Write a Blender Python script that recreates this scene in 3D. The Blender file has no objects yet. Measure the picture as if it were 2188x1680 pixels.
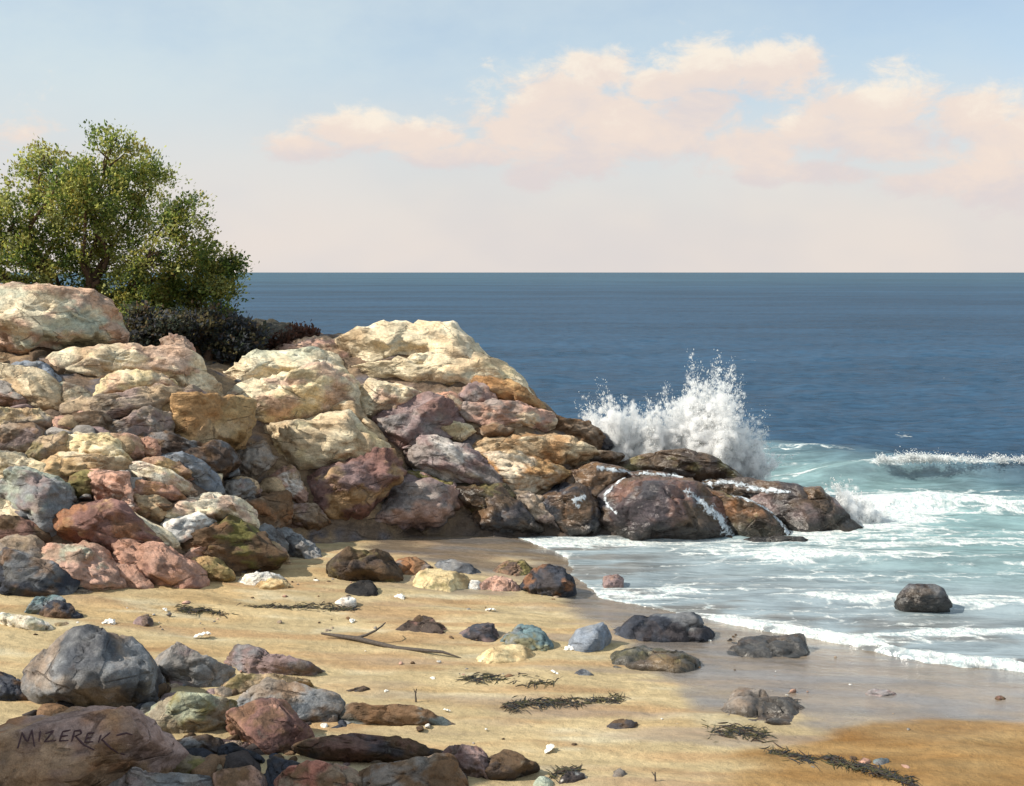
import bpy, bmesh, math, random
import numpy as np
from mathutils import Vector
from mathutils.bvhtree import BVHTree

C = bpy.context.scene
COL = C.collection
R = math.radians
# ------------------------------------------------------------------ camera
CAM_H, F, CX, HY = 5.0, 2431.0, 1094.0, 582.0      # metres; focal length and principal point on a 2188 wide frame
cam = bpy.data.cameras.new('camera'); cam_o = bpy.data.objects.new('camera', cam); COL.objects.link(cam_o)
cam.lens = 40.0; cam.sensor_width = 36.0; cam.shift_y = -(840.0 - HY) / 2188.0
cam.clip_start = 0.1; cam.clip_end = 60000
cam_o.location = (0, 0, CAM_H); cam_o.rotation_euler = (R(90), 0, 0)
C.camera = cam_o
# ------------------------------------------------------------------ sun, sky, exposure
SUN = Vector((-0.68, -0.20, 0.60)).normalized()
sun = bpy.data.lights.new('sun', 'SUN'); sun_o = bpy.data.objects.new('sun', sun); COL.objects.link(sun_o)
sun.energy = 5.0; sun.angle = R(0.5); sun.color = (1.0, 0.92, 0.79)
sun_o.rotation_euler = (-SUN).to_track_quat('-Z', 'Y').to_euler(); sun_o.location = (-20, 0, 30)
C.view_settings.view_transform = 'Standard'; C.view_settings.look = 'None'
C.view_settings.gamma = 1.0; C.view_settings.use_curve_mapping = False
C.view_settings.exposure = 0.31
C.render.engine = 'CYCLES'; C.cycles.max_bounces = 12; C.cycles.diffuse_bounces = 6; C.cycles.glossy_bounces = 3; C.cycles.transmission_bounces = 8; C.cycles.transparent_max_bounces = 12; C.cycles.volume_bounces = 10; C.cycles.volume_step_rate = 1.0; C.cycles.use_denoising = True

world = bpy.data.worlds.new('World'); C.world = world; world.use_nodes = True
NT = world.node_tree; NT.nodes.clear()

def nd(nt, typ, ins=None, **kw):
    n = nt.nodes.new(typ)
    for k, v in kw.items(): setattr(n, k, v)
    for k, v in (ins or {}).items():
        if hasattr(v, 'is_output') or isinstance(v, bpy.types.NodeSocket): nt.links.new(v, n.inputs[k])
        else: n.inputs[k].default_value = v
    return n
def mth(nt, op, a, b=None, c=None, clamp=False):
    ins = {0: a}
    if b is not None: ins[1] = b
    if c is not None: ins[2] = c
    return nd(nt, 'ShaderNodeMath', ins, operation=op, use_clamp=clamp).outputs[0]
def sstep(nt, v, a, b, lo=0.0, hi=1.0):
    return nd(nt, 'ShaderNodeMapRange', {0: v, 1: a, 2: b, 3: lo, 4: hi}, interpolation_type='SMOOTHSTEP').outputs[0]
def mixc(nt, f, a, b, mode='MIX'):
    n = nd(nt, 'ShaderNodeMix', {0: f, 6: a, 7: b}, data_type='RGBA', blend_type=mode)
    return n.outputs[2]
def noise(nt, vec, scale, detail=4, rough=0.55, dist=0.0):
    return nd(nt, 'ShaderNodeTexNoise', {'Vector': vec, 'Scale': scale, 'Detail': detail, 'Roughness': rough, 'Distortion': dist}).outputs[0]
def rgba(c): return (c[0], c[1], c[2], 1.0)

sky = nd(NT, 'ShaderNodeTexSky', sky_type='NISHITA', sun_disc=False, sun_elevation=math.asin(SUN.z),
         sun_rotation=math.atan2(SUN.x, SUN.y), air_density=1.0, dust_density=1.2, ozone_density=1.0)
dirv = nd(NT, 'ShaderNodeTexCoord').outputs['Generated']
sx = nd(NT, 'ShaderNodeSeparateXYZ', {0: dirv})
az = mth(NT, 'ARCTAN2', sx.outputs[0], sx.outputs[1])
el = mth(NT, 'ARCSINE', sx.outputs[2])
ang = nd(NT, 'ShaderNodeCombineXYZ', {0: az, 1: mth(NT, 'MULTIPLY', el, 1.7), 2: 0.0}).outputs[0]
wob = noise(NT, ang, 22.0, 9, 0.66, 0.35)
wob2 = noise(NT, ang, 7.0, 4, 0.5)
# the cumulus bank: each puff is a soft lump of the cloud layer at (azimuth, elevation)
PUFFS = [(1270, 160, 62, 40), (1220, 210, 80, 50), (1160, 245, 100, 60), (1110, 285, 80, 50), (1300, 270, 95, 60), (1420, 190, 70, 34),
         (1530, 160, 90, 40), (1640, 155, 90, 42), (1480, 235, 90, 50), (1380, 300, 120, 60), (1250, 330, 160, 45), (760, 290, 90, 38),
         (660, 320, 90, 26), (900, 300, 90, 34), (980, 335, 130, 26), (1820, 235, 66, 42), (1890, 235, 80, 48), (1760, 290, 120, 42), (1880, 300, 130, 55),
         (1620, 320, 110, 45), (1700, 370, 150, 30), (2080, 255, 70, 44), (2160, 300, 70, 45), (1150, 375, 70, 40), (2150, 400, 110, 50),
         (2030, 390, 120, 30), (-200, 300, 160, 60), (-420, 250, 140, 70), (2420, 260, 140, 60), (2620, 300, 150, 60), (2320, 330, 120, 40)]
dens = None; gsum = None; gtop = None
for (px, py, rx, ry) in PUFFS:
    a0 = math.atan((px - CX) / F); e0 = (HY - py) / F * math.cos(a0)
    dx = mth(NT, 'MULTIPLY', mth(NT, 'SUBTRACT', az, a0), F / (rx * 1.38)); dy = mth(NT, 'MULTIPLY', mth(NT, 'SUBTRACT', el, e0), F / (ry * 1.38))
    r2 = mth(NT, 'ADD', mth(NT, 'MULTIPLY', dx, dx), mth(NT, 'MULTIPLY', dy, dy))
    g = mth(NT, 'EXPONENT', mth(NT, 'MULTIPLY', r2, -0.9))
    dens = g if dens is None else mth(NT, 'MAXIMUM', dens, g)
    gd = mth(NT, 'MULTIPLY', g, dy); gsum = g if gsum is None else mth(NT, 'ADD', gsum, g); gtop = gd if gtop is None else mth(NT, 'ADD', gtop, gd)
away = sstep(NT, mth(NT, 'ABSOLUTE', az), 0.62, 1.0)
band = mth(NT, 'MULTIPLY', sstep(NT, el, 0.03, 0.09), sstep(NT, el, 0.30, 0.16))
rest = mth(NT, 'MULTIPLY', mth(NT, 'MULTIPLY', away, band), sstep(NT, wob2, 0.48, 0.66))
dens = mth(NT, 'MAXIMUM', dens, rest)
dn = mth(NT, 'ADD', dens, mth(NT, 'MULTIPLY', mth(NT, 'SUBTRACT', wob, 0.5), 1.5))

topn = mth(NT, 'ADD', mth(NT, 'DIVIDE', gtop, mth(NT, 'ADD', gsum, 0.05)), mth(NT, 'MULTIPLY', mth(NT, 'SUBTRACT', noise(NT, ang, 15.0, 7, 0.65, 0.3), 0.5), 2.6))
ccol = mixc(NT, sstep(NT, topn, -0.75, 0.35), rgba((0.60, 0.54, 0.535)), rgba((0.73, 0.605, 0.525)))
ccol = mixc(NT, sstep(NT, topn, 0.25, 1.0), ccol, rgba((0.82, 0.72, 0.60)))
cmask = mth(NT, 'MULTIPLY', sstep(NT, mth(NT, 'ADD', dn, mth(NT, 'MULTIPLY', nd(NT, 'ShaderNodeClamp', {0: topn, 1: -1.0, 2: 1.0}).outputs[0], 0.17)), 0.34, 0.80), 0.86)
hcol = mixc(NT, sstep(NT, noise(NT, ang, 5.0, 3), 0.35, 0.65), rgba((0.61, 0.565, 0.55)), rgba((0.67, 0.60, 0.555)))
hmask = sstep(NT, mth(NT, 'ADD', el, mth(NT, 'MULTIPLY', mth(NT, 'SUBTRACT', wob2, 0.5), 0.05)), 0.20, 0.015, 0.0, 0.92)
veil = mth(NT, 'MULTIPLY', sstep(NT, noise(NT, ang, 3.2, 6, 0.62), 0.30, 0.66, 0.55, 1.0), sstep(NT, mth(NT, 'ABSOLUTE', mth(NT, 'SUBTRACT', az, 0.45)), 0.1, 0.85, 0.55, 0.95))
bg_sky = nd(NT, 'ShaderNodeBackground', {0: sky.outputs[0], 1: 0.13}).outputs[0]
bg_veil = nd(NT, 'ShaderNodeBackground', {0: rgba((0.535, 0.62, 0.65)), 1: 1.0}).outputs[0]
bg_haze = nd(NT, 'ShaderNodeBackground', {0: hcol, 1: 1.0}).outputs[0]
bg_cl = nd(NT, 'ShaderNodeBackground', {0: ccol, 1: 1.0}).outputs[0]
s1 = nd(NT, 'ShaderNodeMixShader', {0: veil, 1: bg_sky, 2: bg_veil}).outputs[0]
s1 = nd(NT, 'ShaderNodeMixShader', {0: hmask, 1: s1, 2: bg_haze}).outputs[0]
s1 = nd(NT, 'ShaderNodeMixShader', {0: cmask, 1: s1, 2: bg_cl}).outputs[0]
nd(NT, 'ShaderNodeOutputWorld', {0: s1})

# ------------------------------------------------------------------ numeric helpers
rng = np.random.default_rng(7)
_perm = rng.permutation(256).astype(np.int64)
_g = rng.normal(size=(256, 3)); _g /= np.linalg.norm(_g, axis=1)[:, None]
def perlin(p):
    p = np.asarray(p, float); i = np.floor(p).astype(np.int64); f = p - i; u = f * f * f * (f * (f * 6 - 15) + 10)
    out = np.zeros(len(p))
    for dx in (0, 1):
        for dy in (0, 1):
            for dz in (0, 1):
                h = _perm[(_perm[(_perm[(i[:, 0] + dx) & 255] + i[:, 1] + dy) & 255] + i[:, 2] + dz) & 255]
                d = (_g[h] * (f - (dx, dy, dz))).sum(1)
                w = np.where(dx, u[:, 0], 1 - u[:, 0]) * np.where(dy, u[:, 1], 1 - u[:, 1]) * np.where(dz, u[:, 2], 1 - u[:, 2])
                out += w * d
    return out * 1.5
def fbm(p, o=4, g=0.5):
    p = np.asarray(p, float); s = np.zeros(len(p)); a = 1.0
    for k in range(o):
        s += a * perlin(p + 17.3 * k); p = p * 2.03; a *= g
    return s
def ss(x, a, b):
    t = np.clip((np.asarray(x, float) - a) / (b - a), 0, 1); return t * t * (3 - 2 * t)
def xyz(x, y, z=0.0): return np.stack([x, y, np.zeros_like(x) + z], 1)

def mesh_np(name, v, f, mat, parent=None, cols=None, floats=None, loc=(0, 0, 0), smooth=True):
    v = np.asarray(v, np.float32); f = np.asarray(f, np.int32); k = f.shape[1]
    me = bpy.data.meshes.new(name)
    me.vertices.add(len(v)); me.vertices.foreach_set('co', (v - np.asarray(loc, np.float32)).ravel())
    me.loops.add(f.size); me.loops.foreach_set('vertex_index', f.ravel())
    me.polygons.add(len(f)); me.polygons.foreach_set('loop_start', np.arange(0, f.size, k, dtype=np.int32))
    me.polygons.foreach_set('loop_total', np.full(len(f), k, np.int32))
    me.polygons.foreach_set('use_smooth', np.full(len(f), smooth, bool))
    if cols is not None:
        a = me.attributes.new('col', 'FLOAT_COLOR', 'POINT')
        a.data.foreach_set('color', np.concatenate([cols, np.ones((len(cols), 1))], 1).astype(np.float32).ravel())
    for kk, vv in (floats or {}).items():
        a = me.attributes.new(kk, 'FLOAT', 'POINT'); a.data.foreach_set('value', np.asarray(vv, np.float32))
    me.update(calc_edges=True); me.validate()
    if mat: me.materials.append(mat)
    o = bpy.data.objects.new(name, me); COL.objects.link(o); o.location = loc
    if parent is not None:
        o.parent = parent; o.location = Vector(loc) - parent.location
    return o
def tag(o, label=None, cat=None, group=None, kind=None):
    for k, v in (('label', label), ('category', cat), ('group', group), ('kind', kind)):
        if v: o[k] = v
    return o
def empty(name, loc):
    o = bpy.data.objects.new(name, None); COL.objects.link(o); o.location = loc; o.empty_display_size = 0.3; return o
def grid_faces(nr, nc, keep=None):
    i = np.arange(nr * nc).reshape(nr, nc)
    f = np.stack([i[:-1, :-1], i[:-1, 1:], i[1:, 1:], i[1:, :-1]], -1).reshape(-1, 4)
    if keep is not None: f = f[keep[f].any(1)]
    return f
def compact(v, f, *arrs):
    u, inv = np.unique(f, return_inverse=True)
    return (v[u], inv.reshape(f.shape)) + tuple(a[u] for a in arrs)

# ------------------------------------------------------------------ materials
def mat_new(name):
    m = bpy.data.materials.new(name); m.use_nodes = True; m.node_tree.nodes.clear(); return m, m.node_tree
def attr(nt, n): return nd(nt, 'ShaderNodeAttribute', attribute_name=n)
def obco(nt): return nd(nt, 'ShaderNodeNewGeometry').outputs['Position']
def out(nt, s): nd(nt, 'ShaderNodeOutputMaterial', {0: s})
def bump(nt, h, dist, strength=1.0, nrm=None):
    ins = {'Height': h, 'Distance': dist, 'Strength': strength}
    if nrm is not None: ins['Normal'] = nrm
    return nd(nt, 'ShaderNodeBump', ins).outputs[0]

def rock_mat(name, rough, wet=0.0):
    m, nt = mat_new(name); p = obco(nt); c = attr(nt, 'col').outputs[0]
    n1 = noise(nt, p, 3.2, 6, 0.62); n2 = noise(nt, p, 17.0, 6, 0.7); n3 = noise(nt, p, 70.0, 3, 0.6)
    vor = nd(nt, 'ShaderNodeTexVoronoi', {'Vector': nd(nt, 'ShaderNodeMapping', {0: p, 3: (1.1, 1.3, 3.1), 2: (0.25, 0.2, 0.3)}).outputs[0], 'Scale': 0.9, 'Randomness': 1.0}, feature='DISTANCE_TO_EDGE').outputs[0]
    crack = mth(nt, 'MULTIPLY', sstep(nt, mth(nt, 'ADD', vor, mth(nt, 'MULTIPLY', n2, 0.05)), 0.05, 0.025), sstep(nt, n1, 0.45, 0.62))
    v = mth(nt, 'MULTIPLY', sstep(nt, n1, 0.25, 0.75, 0.80, 1.24), sstep(nt, n2, 0.25, 0.75, 0.78, 1.24))
    v = mth(nt, 'MULTIPLY', v, sstep(nt, n3, 0.3, 0.7, 0.85, 1.15))
    c2 = mixc(nt, 1.0, c, nd(nt, 'ShaderNodeCombineColor', {0: v, 1: v, 2: v}).outputs[0], 'MULTIPLY')
    lich = sstep(nt, noise(nt, p, 5.5, 7, 0.7, 0.3), 0.60, 0.68)
    c2 = mixc(nt, mth(nt, 'MULTIPLY', lich, 0.20 if not wet else 0.1), c2, rgba((0.30, 0.31, 0.25)))
    stain = sstep(nt, noise(nt, p, 2.1, 5, 0.6, 0.4), 0.56, 0.70)
    c2 = mixc(nt, mth(nt, 'MULTIPLY', stain, 0.22), c2, rgba((0.17, 0.085, 0.035)))
    c2 = mixc(nt, mth(nt, 'MULTIPLY', crack, 0.42), c2, rgba((0.06, 0.045, 0.04)))
    h = mth(nt, 'ADD', mth(nt, 'MULTIPLY', n1, 0.006), mth(nt, 'ADD', mth(nt, 'MULTIPLY', n2, 0.013), mth(nt, 'MULTIPLY', n3, 0.007)))
    h = mth(nt, 'SUBTRACT', h, mth(nt, 'MULTIPLY', crack, 0.03))
    wob_ = nd(nt, 'ShaderNodeVectorMath', {0: nd(nt, 'ShaderNodeTexNoise', {'Vector': p, 'Scale': 4.0, 'Detail': 3.0}).outputs[1], 1: (0.5, 0.5, 0.5)}, operation='SUBTRACT').outputs[0]
    q = nd(nt, 'ShaderNodeVectorMath', {0: wob_, 1: (0.14, 0.14, 0.14), 2: nd(nt, 'ShaderNodeMapping', {0: p, 2: (0.3, 0.45, 0.2), 3: (0.8, 0.8, 1.7)}).outputs[0]}, operation='MULTIPLY_ADD').outputs[0]
    for sc, k in ((1.7, 0.85), (4.5, 0.62), (13.0, 0.42)):                # tilted chips: each cell its own little plane
        vr = nd(nt, 'ShaderNodeTexVoronoi', {'Vector': q, 'Scale': sc, 'Randomness': 1.0}, feature='F1')
        tl = nd(nt, 'ShaderNodeVectorMath', {0: vr.outputs['Color'], 1: (0.5, 0.5, 0.5)}, operation='SUBTRACT').outputs[0]
        dp = nd(nt, 'ShaderNodeVectorMath', {0: q, 1: vr.outputs['Position']}, operation='SUBTRACT').outputs[0]
        h = mth(nt, 'ADD', h, mth(nt, 'MULTIPLY', nd(nt, 'ShaderNodeVectorMath', {0: tl, 1: dp}, operation='DOT_PRODUCT').outputs['Value'], k))
    b = nd(nt, 'ShaderNodeBsdfPrincipled', {'Base Color': c2, 'Roughness': sstep(nt, n2, 0.3, 0.7, rough - 0.08, rough + 0.1),
        'Specular IOR Level': 0.5 if wet else 0.25, 'Normal': bump(nt, h, 1.0, 1.0)})
    out(nt, b.outputs[0]); return m
M_ROCK = rock_mat('weathered_rock', 0.85)
M_WET = rock_mat('wet_rock', 0.32, 1.0)

m, nt = mat_new('beach_sand'); M_SAND = m
p = obco(nt); c = attr(nt, 'col').outputs[0]; wt = attr(nt, 'wet').outputs['Fac']
pstr = nd(nt, 'ShaderNodeMapping', {0: p, 3: (0.45, 1.6, 1.0)}).outputs[0]
n1 = noise(nt, pstr, 1.3, 6, 0.6, 0.3); n2 = noise(nt, p, 9.0, 5, 0.65); n3 = noise(nt, p, 120.0, 2, 0.6)
v = mth(nt, 'MULTIPLY', sstep(nt, n1, 0.3, 0.7, 0.80, 1.16), mth(nt, 'MULTIPLY', sstep(nt, n2, 0.3, 0.7, 0.88, 1.12), sstep(nt, n3, 0.25, 0.75, 0.78, 1.22)))
c2 = mixc(nt, 1.0, c, nd(nt, 'ShaderNodeCombineColor', {0: v, 1: v, 2: v}).outputs[0], 'MULTIPLY')
speck = sstep(nt, noise(nt, p, 38.0, 2, 0.5), 0.66, 0.72)
c2 = mixc(nt, mth(nt, 'MULTIPLY', speck, 0.5), c2, rgba((0.12, 0.085, 0.06)))
rw = mth(nt, 'ADD', mth(nt, 'MULTIPLY', wt, -0.76), mth(nt, 'ADD', 0.82, mth(nt, 'MULTIPLY', n2, 0.10)))
n4 = noise(nt, nd(nt, 'ShaderNodeMapping', {0: p, 3: (1.6, 3.4, 1.0)}).outputs[0], 1.6, 4, 0.55, 0.5)
h = mth(nt, 'ADD', mth(nt, 'MULTIPLY', n4, 0.9), mth(nt, 'ADD', mth(nt, 'MULTIPLY', n2, 0.35), mth(nt, 'MULTIPLY', n3, 0.10)))
b = nd(nt, 'ShaderNodeBsdfPrincipled', {'Base Color': c2, 'Roughness': rw, 'Specular IOR Level': mth(nt, 'ADD', 0.15, mth(nt, 'MULTIPLY', wt, 0.65)),
    'Normal': bump(nt, h, 0.075, mth(nt, 'SUBTRACT', 0.8, mth(nt, 'MULTIPLY', wt, 0.55)))})
out(nt, b.outputs[0])

m, nt = mat_new('sea_water'); M_SEA = m
p = obco(nt); c = attr(nt, 'col').outputs[0]; fo = attr(nt, 'foam').outputs['Fac']
ps = nd(nt, 'ShaderNodeMapping', {0: p, 3: (0.24, 1.35, 1.0), 2: (0, 0, R(4))}).outputs[0]
pl = nd(nt, 'ShaderNodeMapping', {0: p, 3: (0.3, 1.0, 1.0)}).outputs[0]
f1 = noise(nt, ps, 1.5, 8, 0.66, 0.9); f2 = noise(nt, p, 9.0, 5, 0.65, 0.4)
vl = nd(nt, 'ShaderNodeTexVoronoi', {'Vector': nd(nt, 'ShaderNodeVectorMath', {0: nd(nt, 'ShaderNodeTexNoise', {'Vector': p, 'Scale': 2.2, 'Detail': 4.0}).outputs[1], 1: (0.7, 0.7, 0.0), 2: nd(nt, 'ShaderNodeMapping', {0: p, 3: (0.8, 2.0, 0.0)}).outputs[0]}, operation='MULTIPLY_ADD').outputs[0], 'Scale': 1.5}, feature='DISTANCE_TO_EDGE').outputs[0]
lace = sstep(nt, vl, 0.16, 0.0)
fn = mth(nt, 'ADD', mth(nt, 'MULTIPLY', f1, 0.70), mth(nt, 'ADD', mth(nt, 'MULTIPLY', f2, 0.22), mth(nt, 'MULTIPLY', lace, 0.11)))
th = mth(nt, 'SUBTRACT', 0.80, mth(nt, 'MULTIPLY', fo, 0.56))
fm = sstep(nt, mth(nt, 'SUBTRACT', fn, th), -0.03, 0.13)
w1 = noise(nt, pl, 0.9, 4, 0.6, 0.2); w2 = noise(nt, pl, 3.4, 5, 0.62, 0.2); w3 = noise(nt, pl, 0.12, 5, 0.6); w4 = noise(nt, pl, 0.02, 5, 0.6)
v = mth(nt, 'MULTIPLY', sstep(nt, w2, 0.3, 0.7, 0.72, 1.3), mth(nt, 'MULTIPLY', sstep(nt, w3, 0.3, 0.7, 0.82, 1.2), sstep(nt, w4, 0.3, 0.7, 0.8, 1.2)))
c2 = mixc(nt, 1.0, c, nd(nt, 'ShaderNodeCombineColor', {0: v, 1: v, 2: v}).outputs[0], 'MULTIPLY')
h = mth(nt, 'ADD', w1, mth(nt, 'MULTIPLY', w2, 0.42))
nb = bump(nt, h, 0.28, 0.8)
dif = nd(nt, 'ShaderNodeBsdfDiffuse', {0: c2, 'Normal': nb}).outputs[0]
glo = nd(nt, 'ShaderNodeBsdfGlossy', {0: rgba((1, 1, 1)), 'Roughness': 0.22, 'Normal': nb}).outputs[0]
wat = nd(nt, 'ShaderNodeMixShader', {0: 0.13, 1: dif, 2: glo}).outputs[0]
fcol = mixc(nt, sstep(nt, f2, 0.3, 0.65), rgba((0.45, 0.55, 0.58)), rgba((0.78, 0.79, 0.77)))
foa = nd(nt, 'ShaderNodeBsdfDiffuse', {0: fcol, 'Normal': bump(nt, mth(nt, 'ADD', fn, mth(nt, 'MULTIPLY', f2, 0.4)), 0.16, 0.8)}).outputs[0]
out(nt, nd(nt, 'ShaderNodeMixShader', {0: fm, 1: wat, 2: foa}).outputs[0])

def simple(name, col, rough=0.8, bs=None, bd=0.02, var=0.25, trans=0.0, useattr=False, spec=0.3):
    m, nt = mat_new(name); p = obco(nt)
    n = noise(nt, p, bs or 20.0, 4, 0.6)
    v = sstep(nt, n, 0.25, 0.75, 1 - var, 1 + var)
    base = attr(nt, 'col').outputs[0] if useattr else rgba(col)
    c2 = mixc(nt, 1.0, base, nd(nt, 'ShaderNodeCombineColor', {0: v, 1: v, 2: v}).outputs[0], 'MULTIPLY')
    b = nd(nt, 'ShaderNodeBsdfPrincipled', {'Base Color': c2, 'Roughness': rough, 'Specular IOR Level': spec, 'Normal': bump(nt, n, bd, 0.6)}).outputs[0]
    if trans:
        t = nd(nt, 'ShaderNodeBsdfTranslucent', {0: c2}).outputs[0]
        b = nd(nt, 'ShaderNodeMixShader', {0: trans, 1: b, 2: t}).outputs[0]
    out(nt, b); return m
M_LEAF = simple('leaf', (0, 0, 0), 0.55, 3.0, 0.0, 0.25, 0.56, True)
M_BARK = simple('bark', (0.10, 0.06, 0.04), 0.9, 25.0, 0.03)
M_FOAM = simple('sea_foam', (0.90, 0.91, 0.91), 0.9, 14.0, 0.03, 0.05, 0.5)
m, nt = mat_new('white_runoff'); M_RUN = m
p = obco(nt); n1 = noise(nt, p, 9.0, 6, 0.7, 0.6); n2 = noise(nt, p, 30.0, 3, 0.6)
ed = attr(nt, 'edge').outputs['Fac']
fac = sstep(nt, mth(nt, 'ADD', mth(nt, 'MULTIPLY', n1, 1.1), mth(nt, 'MULTIPLY', ed, -0.26)), 0.36, 0.60)
b = nd(nt, 'ShaderNodeBsdfDiffuse', {0: mixc(nt, n2, rgba((0.42, 0.50, 0.58)), rgba((0.76, 0.79, 0.81))), 'Normal': bump(nt, n1, 0.04, 0.7)}).outputs[0]
out(nt, nd(nt, 'ShaderNodeMixShader', {0: fac, 1: nd(nt, 'ShaderNodeBsdfTransparent').outputs[0], 2: b}).outputs[0])
M_WEED = simple('seaweed', (0.045, 0.042, 0.03), 0.5, 40.0, 0.01, 0.5, 0, True)
M_SHELL = simple('shell', (0.78, 0.75, 0.69), 0.5, 60.0, 0.004, 0.12)
M_WOOD = simple('driftwood', (0.09, 0.075, 0.065), 0.85, 40.0, 0.01, 0.3)
M_PAINT = simple('dark_paint', (0.075, 0.04, 0.045), 0.7, 50.0, 0.002, 0.2)

# ------------------------------------------------------------------ land heights
def ray(px, py):
    return np.array([(px - CX) / F, 1.0, (HY - py) / F])         # times depth, from the camera height
def at(px, py, d):
    r = ray(px, py) * d; return np.array([r[0], r[1], CAM_H + r[2]])
_WL = np.array([(900, 1118), (1120, 1150), (1195, 1185), (1245, 1240), (1290, 1278), (1400, 1296), (1530, 1322), (1640, 1347), (1745, 1372), (1900, 1398), (2188, 1434), (2700, 1500)], float)
_d = CAM_H * F / (_WL[:, 1] - HY)
WX = np.concatenate([[-60, -3.4], (_WL[:, 0] - CX) / F * _d, [16, 60]])
WY = np.concatenate([[27, 23.5], _d, [11.5, 6.0]])
_SA = np.stack([WX, WY], 1)
def shore(x, y):                                                    # metres inland of the water's edge (negative: out in the water)
    x = np.asarray(x, float); y = np.asarray(y, float); q = np.stack([x.ravel(), y.ravel()], 1); d2 = np.full(len(q), 1e18)
    for a, b in zip(_SA[:-1], _SA[1:]):
        ab = b - a; t = np.clip(((q - a) @ ab) / (ab @ ab), 0, 1); d2 = np.minimum(d2, ((q - a - t[:, None] * ab) ** 2).sum(1))
    return (np.sign(np.interp(x, WX, WY) - y).ravel() * np.sqrt(d2)).reshape(x.shape)
def sand_z(x, y):
    s = shore(x, y)
    z = np.where(s > 0, 0.09 * s * np.exp(-s / 16.0), 0.13 * s)
    return np.clip(z, -2.2, 0.9) + 0.05 * np.clip(-3.5 - x, 0, 8)
CP = [at(*a) for a in [(0, 1275, 15.6), (300, 1255, 16.2), (520, 1225, 17.3), (640, 1190, 18.8), (900, 1140, 21.2), (-300, 1230, 16),
      (0, 900, 18.6), (200, 1000, 17.7), (0, 1080, 16.9), (300, 1130, 17.0), (450, 1050, 18.3), (450, 900, 20.3), (300, 800, 20.7), (0, 750, 20.8), (130, 745, 21.4),
      (-300, 800, 19.5), (-300, 1000, 17.5), (200, 700, 24.5), (420, 735, 24.3), (-200, 640, 24.5),
      (480, 780, 23), (560, 1000, 20.6), (620, 1120, 19.9), (500, 800, 22.5), (700, 712, 25.5), (850, 712, 25.3), (1000, 728, 25), (1050, 775, 24.6), (1160, 868, 24),
      (620, 880, 21.9), (750, 980, 21.2), (850, 870, 22.9), (950, 1000, 22.0), (900, 1095, 21.5), (1150, 960, 22.7), (1150, 1060, 22), (1300, 985, 23.4),
      (1400, 1015, 23.6), (1700, 1045, 23.8), (1850, 1130, 22.3), (1280, 1150, 21.3), (1500, 1163, 21.0), (1650, 1120, 21.9)]]
CP += [np.array(a, float) for a in [(1.5, 29, -0.8), (-1, 31, -0.8), (-3.5, 36, -0.8), (-7, 42, 0.5), (5, 27, -1.2), (9, 25, -1.2), (4, 32, -1.5), (-12, 30, 4.2), (-20, 25, 4.4), (-20, 40, 4.0),
      (-14, 45, 2.5), (-8, 29, 3.9), (-5.5, 28.5, 3.7), (-2.5, 27.5, 2.9), (0.3, 26.8, 1.8), (2.4, 25.6, 0.4), (-8, 13, -0.3), (-4, 14, -0.6), (0, 17, -0.7), (3, 18, -0.9), (8, 20, -1.2), (-14, 13.5, 0.5), (-20, 15, 2.0)]]
CP = np.array(CP)
def _k(r2): return 0.5 * r2 * np.log(r2 + 1e-9)
n_ = len(CP); A = np.zeros((n_ + 3, n_ + 3)); D2 = ((CP[:, None, :2] - CP[None, :, :2]) ** 2).sum(-1)
A[:n_, :n_] = _k(D2) + np.eye(n_) * 0.12; A[:n_, n_] = 1; A[:n_, n_ + 1:] = CP[:, :2]; A[n_:, :n_] = A[:n_, n_:].T
_W = np.linalg.solve(A, np.concatenate([CP[:, 2], [0, 0, 0]]))
def rock_z(x, y):
    x = np.asarray(x, float); y = np.asarray(y, float)
    q = np.stack([x.ravel(), y.ravel()], 1)
    o = np.empty(len(q))
    for i in range(0, len(q), 20000):
        qq = q[i:i + 20000]; r2 = ((qq[:, None] - CP[None, :, :2]) ** 2).sum(-1)
        o[i:i + 20000] = _k(r2) @ _W[:n_] + _W[n_] + qq @ _W[n_ + 1:]
    return o.reshape(x.shape)
def land_z(x, y): return np.maximum(rock_z(x, y), sand_z(x, y))
_dd = np.arange(7.0, 34.0, 0.04)
def hit(px, py, f=land_z):
    for k in range(60):
        r = ray(px, py); z = f(r[0] * _dd, _dd); h = np.nonzero(z >= CAM_H + r[2] * _dd)[0]
        if len(h): return _dd[h[0]], py
        py += 5
    return 25.0, py

# ------------------------------------------------------------------ ground: sand sheet
xs = np.arange(-24, 22, 0.11); ys = np.concatenate([np.arange(1.5, 9, 0.3), np.arange(9, 23, 0.075), np.arange(23, 30, 0.3)])
X, Y = [a.ravel() for a in np.meshgrid(xs, ys)]
s = shore(X, Y); Z = sand_z(X, Y)
wlim = np.interp(X, [-4, -2.2, -0.5, 0.6, 1.3, 2.0, 3.2, 6, 10], [1.0, 3.2, 1.9, 1.0, 1.7, 3.7, 3.9, 2.3, 1.9])
wn = fbm(xyz(X * 0.5, Y * 1.4), 4)
wet = ss(wlim + 0.9 * wn - s, -0.25, 0.7)
Z = Z + 0.035 * fbm(xyz(X * 0.8, Y * 1.5, 3), 4) * (1 - 0.6 * wet) + 0.008 * perlin(xyz(X * 3, Y * 7, 9)) * (1 - wet)
ora = ss(np.minimum(11.05 + (X - 2.1) * 0.62, 12.1) - Y + 0.35 * wn, -0.12, 0.15) * ss(X + 0.4 * fbm(xyz(X, Y * 2, 5), 3), 1.7, 2.3)
n1 = fbm(xyz(X * 0.35, Y * 1.1, 1), 4); n2 = fbm(xyz(X * 0.7, Y * 2.6, 2), 4)
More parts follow.
